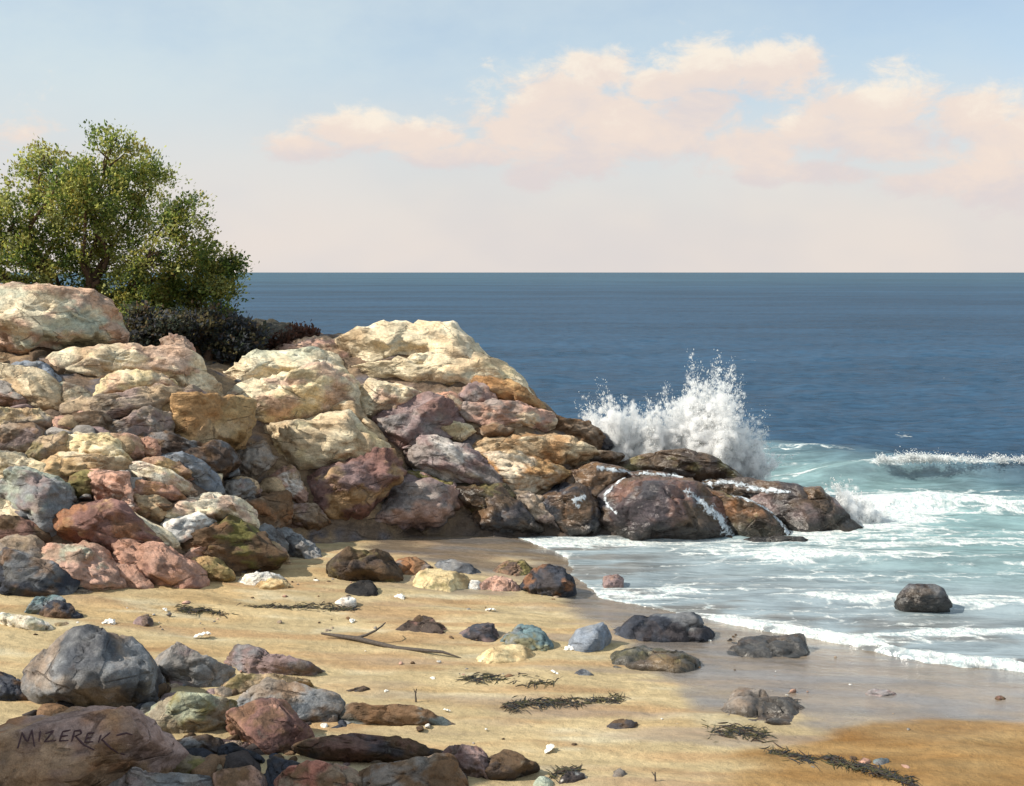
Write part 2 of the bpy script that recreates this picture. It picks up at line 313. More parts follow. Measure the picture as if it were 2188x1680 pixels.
A1 = np.array([0.45, 0.355, 0.205]); A2 = np.array([0.44, 0.315, 0.165]); A3 = np.array([0.52, 0.46, 0.32])
c = A1 + (A2 - A1) * ss(n1, 0.0, 0.6)[:, None]; c = c + (A3 - c) * ss(n2, 0.15, 0.6)[:, None] * 0.7
c = c + (np.array([0.34, 0.20, 0.10]) - c) * (ss(fbm(xyz(X * 0.38, Y * 2.3, 7), 4), 0.05, 0.5) * 0.62)[:, None]
cw = np.array([0.205, 0.16, 0.12]); cw = cw + (np.array([0.17, 0.155, 0.15]) - cw) * ss(n2, -0.2, 0.4)[:, None]
c = c + (cw - c) * (wet * 0.92)[:, None]
co = np.array([0.29, 0.175, 0.07]) + np.array([0.05, 0.06, 0.04]) * n2[:, None]
c = c + (co - c) * (ora * 0.95)[:, None]
wet = np.maximum(wet * (1 - ora * 0.8), 0)
damp = .75 * ss(fbm(xyz(X * 0.22, Y * 1.5, 15), 4), 0.10, 0.42) * ss(X, -3.5, -.5) * ss(s, 7.5, 4.5) * (1 - ora)
c = c + (np.array([0.27, 0.205, 0.145]) - c) * (damp * (1 - wet))[:, None]; wet = np.maximum(wet, .55 * damp)
sand = mesh_np('beach', xyz(X, Y, 0) + xyz(X * 0, Y * 0, 0) + np.stack([X * 0, X * 0, Z], 1), grid_faces(len(ys), len(xs)), M_SAND, cols=np.clip(c, 0.02, 1), floats={'wet': wet})
tag(sand, kind='structure')
# bedrock under the boulders and the point
xs = np.arange(-22, 10, 0.12); ys = np.arange(13.5, 42, 0.12)
X, Y = [a.ravel() for a in np.meshgrid(xs, ys)]
Z = rock_z(X, Y); P3 = np.stack([X, Y, Z], 1)
Z2 = Z - 0.17 + 0.20 * fbm(P3 * 1.1, 4) + 0.06 * fbm(P3 * 4.0, 3)
P3 = np.stack([X + 0.12 * perlin(P3 * 1.7 + 5), Y + 0.12 * perlin(P3 * 1.7 + 9), Z2], 1)
n1 = fbm(P3 * 0.9, 4); n2 = fbm(P3 * 2.2 + 7, 4)
c = np.array([0.17, 0.12, 0.085]) + (np.array([0.30, 0.21, 0.13]) - np.array([0.17, 0.12, 0.085])) * ss(n1, -0.1, 0.4)[:, None]
c = c + (np.array([0.12, 0.11, 0.12]) - c) * ss(n2, 0.1, 0.5)[:, None]
lowm = ss(0.9 - Z2, 0, 0.7) * ss(X, -3, 1)
c = c + (np.array([0.055, 0.045, 0.04]) - c) * (lowm * 0.8)[:, None]
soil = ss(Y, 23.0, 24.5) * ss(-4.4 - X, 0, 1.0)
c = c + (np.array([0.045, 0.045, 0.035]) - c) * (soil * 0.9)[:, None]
fk = grid_faces(len(ys), len(xs), (Z2 > sand_z(X, Y) - 0.35) & (Z2 > -0.6))
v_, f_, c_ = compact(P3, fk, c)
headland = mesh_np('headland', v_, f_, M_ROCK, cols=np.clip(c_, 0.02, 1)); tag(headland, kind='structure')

# unseen rock mass added left of the bank, shaped to shade the near corner
xs = np.arange(-17, -4.9, 0.14); ys = np.arange(2.5, 11.6, 0.14)
X, Y = [a.ravel() for a in np.meshgrid(xs, ys)]
Z = 6.5 * ss(-5.35 - X, 0.0, 1.5) * ss(10.6 - Y + .5 * perlin(xyz(X * .6, Y * .0)), 0.0, 2.2) + 0.25
P3 = np.stack([X, Y, Z], 1); Z = Z + .55 * fbm(P3 * .9, 4) * ss(Z, .3, 2) - .25
P3 = np.stack([X + .2 * perlin(P3 * 1.3 + 5) - .2, Y + .2 * perlin(P3 * 1.3 + 9), Z], 1)
c = np.array([.30, .23, .16]) + (np.array([.20, .15, .12]) - np.array([.30, .23, .16])) * ss(fbm(P3 * .8, 4), -.1, .4)[:, None]
tag(mesh_np('shade_bluff', P3, grid_faces(len(ys), len(xs)), M_ROCK, cols=c), kind='structure')

# ------------------------------------------------------------------ sea
an = np.concatenate([np.linspace(-85, -29, 30)[:-1], np.linspace(-29, 29, 620), np.linspace(29, 85, 30)[1:]]) * math.pi / 180
ra = [9.0]
while ra[-1] < 24000: ra.append(ra[-1] * (1.0042 if ra[-1] < 42 else 1.012 if ra[-1] < 140 else 1.05))
ra = np.array(ra)
AA, RR = [a.ravel() for a in np.meshgrid(an, ra)]
X = RR * np.sin(AA); Y = RR * np.cos(AA); s = shore(X, Y); off = np.clip(-s, 0, 1e9)
amp = ss(off, 0.2, 7.0) * (0.25 + 0.75 * ss(off, 6, 14)) * np.clip(60 / RR, 0, 1)
xr = X + 0.10 * Y
Z = amp * (0.16 * fbm(xyz(xr * 0.16, Y * 0.42, 2), 3) + 0.09 * fbm(xyz(xr * 0.55, Y * 1.25, 4), 3)) + 0.02 * ss(off, 0.1, 1.0) * fbm(xyz(X * 1.3, Y * 4, 6), 3)
def ridge(yc, front, back):
    d = Y - yc; return np.exp(-(np.where(d < 0, d / front, d / back)) ** 2)
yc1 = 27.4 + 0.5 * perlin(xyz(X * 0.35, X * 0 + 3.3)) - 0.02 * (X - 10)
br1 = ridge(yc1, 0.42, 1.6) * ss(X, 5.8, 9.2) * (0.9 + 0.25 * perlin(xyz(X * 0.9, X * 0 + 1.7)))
yc2 = 30.5 + 0.6 * perlin(xyz(X * 0.25, X * 0 + 8.3)); br2 = ridge(yc2, 0.7, 2.0) * ss(X, 4.5, 6.0) * ss(X, 12, 8) * 0.8
yc3 = 24.2 + 0.35 * perlin(xyz(X * 0.4, X * 0 + 5.1)) - 0.05 * (X - 8); br3 = ridge(yc3, 0.3, 0.9) * ss(X, 6.9, 8.0)
yc4 = 19.6 + 0.3 * perlin(xyz(X * 0.5, X * 0 + 2.1)) - 0.05 * (X - 6); br4 = ridge(yc4, 0.25, 0.7) * ss(X, 3.5, 5)
yc5 = 17.3 + 0.25 * perlin(xyz(X * 0.5, X * 0 + 6.1)) - 0.17 * (X - 5); br5 = ridge(yc5, 0.2, 0.6) * ss(X, 3.2, 4.2)
Z = Z + 0.50 * br1 + 0.30 * br2 + 0.22 * br3 + 0.12 * br4 + 0.07 * br5
s_e = s + 0.30 * fbm(xyz(X * 0.8, Y * 0.8, 12), 4)
lip = np.exp(-((s_e + 0.12) / 0.15) ** 2) * ss(X, 2.6, 3.6)
Z = Z + 0.015 + 0.085 * lip - 0.9 * ss(s_e, 0.05, 0.32)
fo1 = fbm(xyz(X * 0.3, Y * 0.9, 20), 4)
zone = ss(off, 15.5, 9.5 )                                            # surf zone
near_ledge = np.exp(-((np.clip(np.abs(X - 4.2) - 3.4, 0, 9)) / 1.3) ** 2) * np.exp(-((Y - 23.3) / 2.3) ** 2)
foam = zone * (0.335 + 0.36 * fo1) + 0.60 * near_ledge + 0.55 * lip
foam += 0.75 * br1 * ss(0.9 * np.exp(-((X - 10.2) / 1.3) ** 2) + 0.36 + 0.9 * perlin(xyz(X * 0.8, X * 0 + 4)), 0.2, 0.8) * ss(Y - yc1, -0.5, 0.0)
foam += 0.32 * br3 + 0.26 * br4 + 0.24 * br5 + 0.32 * br2 * ss(Y - yc2, -0.3, 0.2)
foam -= 0.55 * br1 * ss(Y - yc1, -0.05, -0.35)
foam += 0.20 * ss(off, 3.5, 0.3) - 0.25 * np.exp(-((X - 1.9) / 0.9) ** 2 - ((Y - 19.3) / 1.3) ** 2)
cap = fbm(xyz(X * 0.12, Y * 0.3, 30), 4)
foam += 0.33 * ss(cap, 0.5, 0.9) * ss(RR, 24, 30) * ss(RR, 120, 60)
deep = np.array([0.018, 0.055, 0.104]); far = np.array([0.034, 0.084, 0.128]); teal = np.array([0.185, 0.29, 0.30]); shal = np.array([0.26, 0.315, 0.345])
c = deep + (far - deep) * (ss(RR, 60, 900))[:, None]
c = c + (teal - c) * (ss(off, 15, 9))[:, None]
c = c + (shal - c) * (ss(off, 7, 1.5))[:, None]
c = c + (np.array([0.14, 0.12, 0.10]) - c) * (np.clip(ss(off, 3.0, 0.4) * ss(fbm(xyz(X * 0.5, Y * 1.7, 40), 3), -0.1, 0.3), 0, 1) * 0.7)[:, None]
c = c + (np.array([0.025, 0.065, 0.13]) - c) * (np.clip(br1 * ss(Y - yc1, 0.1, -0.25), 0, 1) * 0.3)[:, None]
f_ = grid_faces(len(ra), len(an), (s < 0.6) & (sand_z(X, Y) < 0.3))
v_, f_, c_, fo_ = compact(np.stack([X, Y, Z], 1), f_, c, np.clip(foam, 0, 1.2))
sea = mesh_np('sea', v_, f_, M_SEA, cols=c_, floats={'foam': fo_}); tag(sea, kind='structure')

# ------------------------------------------------------------------ boulders
PAL = dict(cream=(.70, .595, .42), pale=(.74, .67, .54), tan=(.44, .32, .20), ochre=(.43, .29, .145), orange=(.40, .22, .10), pink=(.47, .29, .225), salmon=(.46, .26, .19),
           mauve=(.25, .18, .175), grey=(.255, .235, .22), greyb=(.205, .21, .22), blue=(.21, .24, .29), brown=(.175, .105, .06), dark=(.055, .045, .045), navy=(.045, .05, .066),
           olive=(.20, .17, .07), mint=(.37, .41, .33), white=(.74, .71, .66), maroon=(.20, .11, .095), coral=(.44, .185, .14), ltr=(.30, .195, .125), teal=(.13, .19, .205), yellow=(.62, .50, .29),
           rust=(.26, .125, .06), taupe=(.30, .235, .18), umber=(.10, .065, .04), black=(.022, .02, .02), moss=(.13, .13, .035))
CROPS = dict(A=(.3387, 0, 218.8), B=(.3387, 0, 700.2), H=(.32, 393.8, 682.7), L=(.4, 1050, 743.9), G=(.36, 0, 1225.3), S=(.4, 612.6, 1137.8), W=(.4, 1312.8, 1181.5))
_ico = {}
def ico(n):
    if n not in _ico:
        b = bmesh.new(); bmesh.ops.create_icosphere(b, subdivisions=n, radius=1.0)
        b.verts.ensure_lookup_table()
        _ico[n] = (np.array([v.co[:] for v in b.verts]), np.array([[v.index for v in f.verts] for f in b.faces])); b.free()
    return _ico[n]
def px_pts(crop, txt):
    k, ox, oy = CROPS[crop]
    q = np.array([float(t) for t in txt.replace(' ', ',').split(',')]).reshape(-1, 2)
    return q * k + (ox, oy)
def rock(name, crop, txt, cols, label=None, group=None, parent=None, cat='boulder', mode='slope', thick=0.85, bulge=0.36, cv=None, cu=None, rough=1.0, soft=80, mat=None,
         lean=0.62, d=None, res=None, sink=None, tn=0.5, strata=0.0, grow=None, chisel=15, facet=.34, patch=0.0, topc=None, dim=1.0):
    grow = (1.11 if mode == 'slope' else 1.03) if grow is None else grow
    q = px_pts(crop, txt); seed = (abs(hash((round(q[0, 0]), round(q[0, 1]), len(q)))) % 9973) if False else int(q.sum() * 7) % 9973
    g = np.random.default_rng(seed)
    cen = q.mean(0); toc = lambda px, py: -ray(px, py) / np.linalg.norm(ray(px, py))
    if mode == 'slope':
        dep, py = hit(cen[0], cen[1]) if d is None else (d, cen[1])
        p0 = ray(cen[0], py) * dep + (0, 0, CAM_H)
        e = 0.7; gx = (land_z(np.array([p0[0] + e]), np.array([p0[1]])) - land_z(np.array([p0[0] - e]), np.array([p0[1]])))[0] / (2 * e)
        gy = (land_z(np.array([p0[0]]), np.array([p0[1] + e])) - land_z(np.array([p0[0]]), np.array([p0[1] - e])))[0] / (2 * e)
        t = np.array([-gx, -gy, 1.0]); t /= np.linalg.norm(t)
        n = tn * t + (1 - tn) * toc(*cen)
        if py != cen[1]: n = toc(*cen) * 0.8 + np.array([0, 0, .3])
    else:
        b = q[q[:, 1].argmax()]; dep, _ = hit(cen[0], b[1], sand_z) if d is None else (d, 0)
        p0 = ray(cen[0], b[1]) * dep + (0, 0, CAM_H)
        n = np.array([0.0, -(1 - lean), lean])
    n /= np.linalg.norm(n)
    ring = []
    for (px, py) in q:
        r = ray(px, py); k = (p0 - (0, 0, CAM_H)) @ n / (r @ n)
        ring.append(r * k + (0, 0, CAM_H))
    ring = np.array(ring); c3 = ring.mean(0); ring = c3 + (ring - c3) * grow
    up = np.array([0, 0, 1.0]) - n * n[2]
    if np.linalg.norm(up) < 0.2: up = np.array([0, 1.0, 0]) - n * n[1]
    up /= np.linalg.norm(up); ux = np.cross(up, n)
    rel = ring - c3; a = rel @ ux; b_ = rel @ up
    L = math.sqrt(0.5 * abs(np.dot(a, np.roll(b_, -1)) - np.dot(b_, np.roll(a, -1))))
    Lx, Ly = np.ptp(a), np.ptp(b_); Lm = min(L, 1.35 * min(Lx, Ly))
    cu = g.uniform(-.16, .16) if cu is None else cu; cv = g.uniform(-.22, .02) if cv is None else cv
    pts = [ring]
    bh = bulge * Lm; bk = thick * Lm
    for i in range(len(ring)):
        kk = g.uniform(.74, .90)
        pts.append((c3 + rel[i] * kk + ux * cu * Lx * (1 - kk) * 1.6 + up * cv * Ly * (1 - kk) * 1.6 + n * bh * g.uniform(.7, 1.12))[None])
        pts.append((c3 + rel[i] * g.uniform(.86, .98) - n * bk * .6)[None]); pts.append((c3 + rel[i] * g.uniform(.5, .7) - n * bk)[None])
    P = np.concatenate(pts); O = c3 - n * bk * 0.2
    sink = (.10 * min(L, .8) if mode == 'sand' else 0.0) if sink is None else sink
    if sink: P = P - np.array([0, 0, sink]); O = O - np.array([0, 0, sink])
    # hull planes in a frame scaled to the rock, blended into one chiselled, rounded body
    w2 = np.linalg.eigh(np.cov(np.stack([a, b_])))[1]; e1 = ux * w2[0, 1] + up * w2[1, 1]; e2 = np.cross(n, e1)
    AX = np.stack([e1, e2, n]); Q = (P - O) @ AX.T; sc = np.abs(Q).max(0) + 1e-6; Q = Q / sc
    bm = bmesh.new(); vs = [bm.verts.new(t) for t in Q]
    res_h = bmesh.ops.convex_hull(bm, input=vs); bmesh.ops.delete(bm, geom=[v for v in bm.verts if not v.link_faces], context='VERTS')
    bm.normal_update(); N = np.array([f.normal[:] for f in bm.faces]); Hh = np.array([f.normal.dot(f.verts[0].co) for f in bm.faces]); bm.free()
    ok = Hh > 0.04; N, Hh = N[ok], Hh[ok]
    upq = AX @ up; uxq = AX @ ux; nq = np.array([0, 0, 1.0]); cuts = []
    for (a_, b2, c_, h_) in ((.55, .9, g.uniform(-.5, .5), g.uniform(.56, .72)), (.95, g.uniform(-.55, -.2), g.uniform(-.6, .6), g.uniform(.70, .86)),
                             (.8, g.uniform(-.3, .5), g.uniform(.5, .9), g.uniform(.66, .84)), (.8, g.uniform(-.3, .5), g.uniform(-.9, -.5), g.uniform(.66, .84))):
        cuts.append(((a_ * nq + b2 * upq + c_ * uxq) / sc ** -0.5, h_))
    for j in range(chisel):
        t_ = g.normal(size=3); t_[2] = abs(t_[2]) * .8; cuts.append((t_, g.uniform(.74, .93)))
    for t_, h_ in cuts:
        t_ = t_ / np.linalg.norm(t_); N = np.vstack([N, t_]); Hh = np.append(Hh, (Q @ t_).max() * h_)
    if res is None: res = 5 if L > .62 else (4 if L > 0.2 else 3)
    U, FC = ico(res)
    M = np.maximum(U @ N.T, 0) / Hh; r = (M ** soft).sum(1) ** (-1.0 / soft)
    V = U * np.minimum(r, 1.6)[:, None] * sc * 1.03; W = V @ AX + O
    nn = (U / sc) @ AX; nn /= np.linalg.norm(nn, axis=1)[:, None]
    S = W / max(L, .15) + seed * 0.37
    low = fbm(S * 1.4, 3); mid = fbm(S * 4.2, 4); rid = 1 - np.abs(perlin(S * 2.4 + 31)) * 2
    disp = Lm * rough * (0.016 * low + 0.012 * mid - 0.06 * ss(rid, .82, 1.0) + 0.015 * fbm(S * 13, 2))
    if strata:
        tt = (W @ np.array([.42, .25, .87])) / (0.17 * L) + 1.2 * low; fr = tt - np.floor(tt)
        disp += strata * L * 0.05 * (ss(fr, 0, .75) - ss(fr, .82, 1.0))
    for ns, am, th_ in ((10, .13, .010), (40, .07, .006)):                # broken faces: flat tilted facets with steps between them
        sd_ = W[g.integers(0, len(W), ns)]; mt = (W[:, None] - sd_[None]) @ AX.T / np.array([1.25, 1.0, .8]); dd_ = np.linalg.norm(mt, axis=2) / Lm
        wt_ = np.exp(-(dd_ - dd_.min(1, keepdims=True)) / th_); wt_ /= wt_.sum(1, keepdims=True)
        tl = g.normal(size=(ns, 3)) * .17; of_ = g.normal(size=ns) * am * .38
        fv = np.einsum('ijk,jk->ij', W[:, None] - sd_[None], tl) / Lm; disp = disp + facet * Lm * (wt_ * np.clip(fv * 1.0 + of_, -am, am)).sum(1)
    W = W + nn * disp[:, None]
    c = [np.array(PAL[k]) for k in cols.split()]
    col = np.tile(c[0], (len(W), 1))
    T = W * (1.1 / max(L, .3)) + seed * .11; T[:, 2] *= 1.6
    if len(c) > 1: col = col + (c[1] - col) * (.72 * ss(fbm(T * 1.1 + 3, 5, .6), -0.08 - patch, .34 - patch))[:, None]
    if len(c) > 2: col = col + (c[2] - col) * (.70 * ss(fbm(T * 1.5 + 60, 5, .6), .08 - patch, .40 - patch))[:, None]
    if topc is not None:
        hz = (W - O) @ np.array([0, -.25, .97]); hz = hz / np.abs(hz).max() + .25 * fbm(T * 3, 4); col = col + (np.array(PAL[topc]) - col) * (.9 * ss(hz, .52, .70))[:, None]
    if mat is not None and mat == M_WET:
        col = col + (np.array([.030, .028, .026]) - col) * (.85 * ss(.42 + .16 * fbm(W * 1.5, 3) - W[:, 2], -.05, .2))[:, None]
    col = col * dim * (1 + .16 * fbm(T * 5, 3))[:, None] * (1 + np.array([.06, 0, -.06]) * fbm(T * 2.4 + 90, 3)[:, None])
    o = mesh_np(name, W, FC, mat or M_ROCK, parent=parent, cols=np.clip(col, .012, .85), loc=tuple(O))
    if parent is None: tag(o, label, cat, group)
    return o

BR = {}
G1 = 'boulders tumbled down the left bank'
def lb(key, crop, txt, cols, label, name='boulder', **k):
    k.setdefault('grow', 1.24); k.setdefault('bulge', .27); k.setdefault('strata', .7); k.setdefault('facet', .5); k.setdefault('rough', .7); k.setdefault('tn', .62); BR[key] = rock(name, crop, txt, cols, label, G1, **k)
lb('top', 'A', '-60,1050 330,1165 620,1225 795,1300 812,1400 760,1475 560,1545 260,1545 100,1495 -60,1450', 'cream mint salmon', 'big pale slab under the tree at the top of the bank, patched greenish and pink', cv=-.02, bulge=.25, thick=1.0, tn=.35, d=21.6, grow=1.0, facet=.25, patch=.22, name='rock_slab', cat='rock slab')
lb('blk', 'B', '1040,80 1090,50 1200,60 1215,250 1140,230 1030,170', 'pink taupe', 'upright pinkish tan block standing against the dark scrub', d=21.9, name='rock_block')
lb('ledge', 'B', '280,180 700,190 900,180 1000,150 1130,210 1215,260 1215,320 1090,310 880,290 700,290 560,260 400,230', 'cream pink tan', 'long pinkish cream ledge running below the mint patched slab', name='rock_slab', cat='rock slab', thick=.9)
lb('blu1', 'B', '90,210 300,245 375,320 370,365 190,310 90,260', 'blue greyb', 'small blue grey slab high at the left edge of the bank', name='rock_slab', cat='rock slab')
lb('tan1', 'B', '-60,200 90,240 200,300 370,360 400,470 470,540 430,575 330,515 200,420 100,350 -60,290', 'tan cream', 'long tan slab slanting down beneath the small blue grey slab', name='rock_slab', cat='rock slab')
lb('olc', 'B', '390,330 480,350 560,400 560,455 500,490 470,535 400,450 370,380', 'taupe mint cream', 'olive cream stone wedged beside the long slanting tan slab')
lb('gt1', 'B', '-60,320 150,380 190,400 240,450 130,475 -60,470', 'grey pink', 'flat grey pink slab at the left edge under the slanting tan slab', name='rock_slab', cat='rock slab')
lb('yel1', 'B', '580,430 700,340 780,290 880,280 1000,300 1090,365 1090,400 900,415 700,415', 'yellow pink cream', 'rounded boulder with a yellow crown and pink flank below the long ledge')
lb('wed', 'B', '1000,285 1220,325 1280,300 1340,340 1375,430 1300,440 1180,405 1090,350', 'tan cream', 'smooth tan wedge beneath the upright pinkish block')
lb('long', 'B', '510,450 700,410 900,405 1190,400 1290,430 1060,490 1050,525 800,570 700,565 500,510', 'taupe tan mauve', 'long grey brown slab roofing the shaded hollow in mid bank', name='rock_slab', cat='rock slab')
lb('hol', 'B', '700,580 870,560 900,520 1000,530 1070,570 1060,640 980,665 850,680 700,660', 'taupe mauve grey', 'dusty taupe boulder in the hollow just left of the round ochre boulder')
lb('round', 'B', '1050,470 1100,430 1190,420 1330,445 1440,470 1530,580 1552,690 1480,775 1340,795 1200,745 1070,655 1045,560', 'ochre orange tan', 'round ochre boulder with rusty orange stains in the middle of the bank', cv=-.02, bulge=.45, thick=1.1, patch=.05)
lb('tan2', 'B', '-60,500 130,480 260,520 330,590 200,645 100,650 -60,630', 'tan yellow grey', 'tan boulder with a yellow lower edge at the left frame edge')
lb('pk1', 'B', '335,600 420,560 510,590 515,645 440,660 360,640', 'pink brown', 'small pink stone tucked behind the bright yellow slab')
lb('bg1', 'B', '-60,650 200,650 300,690 190,800 90,780 -60,745', 'taupe mauve brown', 'dull purple brown boulder below the tan one with the yellow edge')
lb('ovl', 'B', '165,800 230,700 350,670 425,680 445,745 350,805 260,845 190,845', 'taupe tan olive', 'oval grey brown boulder left of the bright yellow slab')
lb('ysl', 'B', '440,690 560,640 640,655 740,755 795,835 660,805 560,795 445,795', 'yellow cream', 'bright yellow sunlit slab in mid bank above the pink block', name='rock_slab', cat='rock slab')
lb('pt1', 'B', '640,650 800,690 885,705 885,805 800,810 730,745', 'pink tan', 'dusty pink slab just right of the bright yellow slab', name='rock_slab', cat='rock slab')
lb('pk2', 'B', '875,690 960,715 1015,785 960,810 885,805', 'salmon tan', 'small salmon stone above the slanting blue slab')
lb('tw', 'B', '260,880 380,800 520,790 660,810 800,860 860,930 700,900 560,890 420,940 330,940', 'tan ochre cream', 'broad tan slab lying under the bright yellow slab', name='rock_slab', cat='rock slab')
lb('sp', 'B', '-60,740 160,800 250,880 385,960 405,1010 260,970 100,930 -60,880', 'cream yellow grey', 'speckled pale yellow slab sloping in from the left edge', name='rock_slab', cat='rock slab')
lb('gb', 'B', '20,985 140,930 300,960 405,1010 440,1100 415,1225 300,1290 200,1250 120,1130 40,1070', 'greyb mint mauve', 'large grey green boulder below the speckled yellow slab', bulge=.45)
lb('pl', 'B', '-60,1020 60,1080 140,1130 225,1235 130,1215 -60,1190', 'cream tan', 'narrow pale slab at the left edge beside the large grey green boulder', name='rock_slab', cat='rock slab')
lb('dk', 'B', '-60,1175 130,1200 240,1265 310,1355 200,1365 -60,1320', 'umber maroon', 'dark chocolate brown rock at the left edge low on the bank')
lb('bsl', 'B', '985,795 1100,780 1200,840 1310,905 1395,950 1325,1005 1240,970 1150,890', 'blue greyb', 'slanting blue slab with a smooth face below the round ochre boulder', name='rock_slab', cat='rock slab', cv=.1)
lb('ots', 'B', '900,830 1000,815 1130,860 1185,925 1100,940 980,900', 'ochre pink', 'orange tan slab alongside the slanting blue slab', name='rock_slab', cat='rock slab')
lb('rdg', 'B', '785,840 880,845 1000,915 1150,965 1255,1022 1180,1035 1040,1030 930,960 850,910', 'pale yellow pink', 'long bright cream ridge stone descending to the right in mid bank', name='rock_slab', cat='rock slab')
lb('pkb', 'B', '555,910 650,895 800,920 815,1050 845,1155 740,1140 620,1070 585,985', 'pink salmon white', 'squarish pink block with a whitish top in the left of the bank', name='rock_block', bulge=.42)
lb('opk', 'B', '835,960 950,970 1100,1020 1160,1055 1010,1065 860,1060', 'salmon orange pink', 'thin orange pink slab under the bright cream ridge stone', name='rock_slab', cat='rock slab')
lb('tlb', 'B', '855,1065 1000,1055 1065,1110 1015,1185 930,1160 875,1120', 'tan brown', 'brown tan block below the thin orange pink slab', name='rock_block')
lb('red', 'B', '430,1200 500,1100 600,1075 690,1150 885,1290 1000,1340 880,1355 780,1390 640,1410 510,1350 430,1285', 'maroon ochre rust', 'big red brown boulder with an ochre right flank low on the bank', bulge=.45, cu=.1)
lb('crd', 'B', '655,1150 760,1145 900,1205 1065,1305 1115,1375 1000,1375 900,1325 780,1245', 'cream pale ochre', 'cream crested slab slanting along the top of the big red brown boulder', name='rock_slab', cat='rock slab')
lb('wpb', 'B', '1050,1210 1150,1180 1280,1185 1360,1225 1295,1300 1200,1335 1130,1330 1075,1285', 'white pink greyb', 'whitish lavender boulder beneath the arched cream cap')
lb('cap', 'B', '1010,1165 1180,1085 1300,1065 1450,1105 1560,1150 1625,1210 1565,1260 1500,1265 1430,1250 1340,1200 1180,1190 1060,1190', 'cream pale pink', 'arched cream cap rock over the mossy brown boulder', bulge=.3, name='rock_slab', cat='rock slab')
lb('mos', 'B', '1170,1345 1300,1245 1420,1255 1560,1260 1615,1350 1690,1430 1770,1490 1600,1530 1440,1490 1340,1430 1220,1410', 'umber brown moss', 'mossy dark brown boulder under the arched cream cap', bulge=.45)
lb('gbl', 'B', '1560,1245 1620,1225 1750,1325 1810,1390 1750,1430 1620,1360', 'greyb dark', 'dark blue grey stone at the right foot of the arched cream cap')
lb('tps', 'B', '1600,1385 1680,1340 1815,1420 1815,1470 1720,1455', 'tan pink', 'flat tan stone lying at the right foot of the mossy brown boulder')
lb('psl', 'B', '280,1390 380,1335 520,1375 620,1435 700,1500 790,1595 700,1615 560,1640 440,1600 320,1480', 'pink taupe mint', 'pale pink slab with a greenish smear at the bottom of the bank', name='rock_slab', cat='rock slab')
lb('rds', 'B', '770,1400 880,1345 1060,1385 1135,1440 1195,1520 1295,1610 1200,1650 960,1625 860,1530', 'salmon maroon pink', 'brick pink boulder, the largest pink one at the bottom of the bank', bulge=.4)
lb('pks', 'B', '685,1465 760,1470 860,1530 960,1615 900,1650 780,1605', 'pink salmon', 'smaller smooth pink slab leaning on the brick pink boulder', name='rock_slab', cat='rock slab')
lb('tls', 'B', '-60,1320 100,1330 250,1370 325,1450 335,1510 150,1480 -60,1430', 'taupe tan greyb', 'grey tan slab above the dark blue grey boulder at the bottom left of the bank', name='rock_slab', cat='rock slab')
lb('dbb', 'B', '-60,1430 130,1460 330,1510 435,1560 445,1640 380,1690 200,1710 -60,1720', 'navy greyb brown', 'large dark blue grey boulder speckled brown at the bottom left of the bank', bulge=.4)
lb('olp', 'B', '1205,1470 1300,1425 1400,1485 1485,1575 1380,1600 1290,1570', 'ochre olive', 'olive yellow stone right of the brick pink boulder')
lb('wst', 'B', '1515,1600 1600,1555 1700,1545 1790,1590 1700,1620 1600,1660 1540,1640', 'white pale', 'chalky white stone at the foot of the bank on the sand')
lb('och', 'B', '1630,1650 1720,1595 1800,1610 1860,1650 1780,1670 1680,1680', 'ochre yellow', 'little ochre stone beside the chalky white stone')
lb('grd', 'B', '1475,830 1540,740 1640,725 1705,800 1705,865 1650,930 1560,940 1490,890', 'taupe grey', 'round taupe boulder wedged against the foot of the cream cliff', bulge=.45)
lb('glo', 'B', '1380,1070 1460,960 1560,935 1625,990 1650,1045 1530,1100 1420,1090', 'taupe greyb mauve', 'low grey mauve boulder in the gully below the round taupe one')
lb('pst', 'H', '535,1030 640,955 740,1025 825,1140 825,1265 740,1215 660,1130', 'pink white ochre', 'tall pinkish stone with white and orange streaks at the foot of the cliff')
lb('lw1', 'H', '600,1260 760,1230 900,1260 960,1330 800,1385 640,1350', 'brown taupe mauve', 'low brown rock half buried in sand below the tall pinkish stone')
lb('gsd', 'H', '600,1400 720,1375 860,1480 920,1560 820,1590 680,1500', 'greyb grey dark', 'grey stone half sunk in the sand at the mouth of the gully', mode='sand', name='stone', cat='stone')
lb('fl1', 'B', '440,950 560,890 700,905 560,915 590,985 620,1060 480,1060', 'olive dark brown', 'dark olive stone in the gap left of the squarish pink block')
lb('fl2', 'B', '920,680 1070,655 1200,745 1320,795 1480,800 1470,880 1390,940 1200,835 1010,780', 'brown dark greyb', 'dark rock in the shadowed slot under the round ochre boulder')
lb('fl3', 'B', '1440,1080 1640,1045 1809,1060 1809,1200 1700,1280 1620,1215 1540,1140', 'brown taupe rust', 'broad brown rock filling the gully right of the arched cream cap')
lb('fl4', 'B', '500,540 690,560 700,660 640,650 520,640 430,580', 'umber taupe', 'rough umber rock at the left end of the shaded hollow')

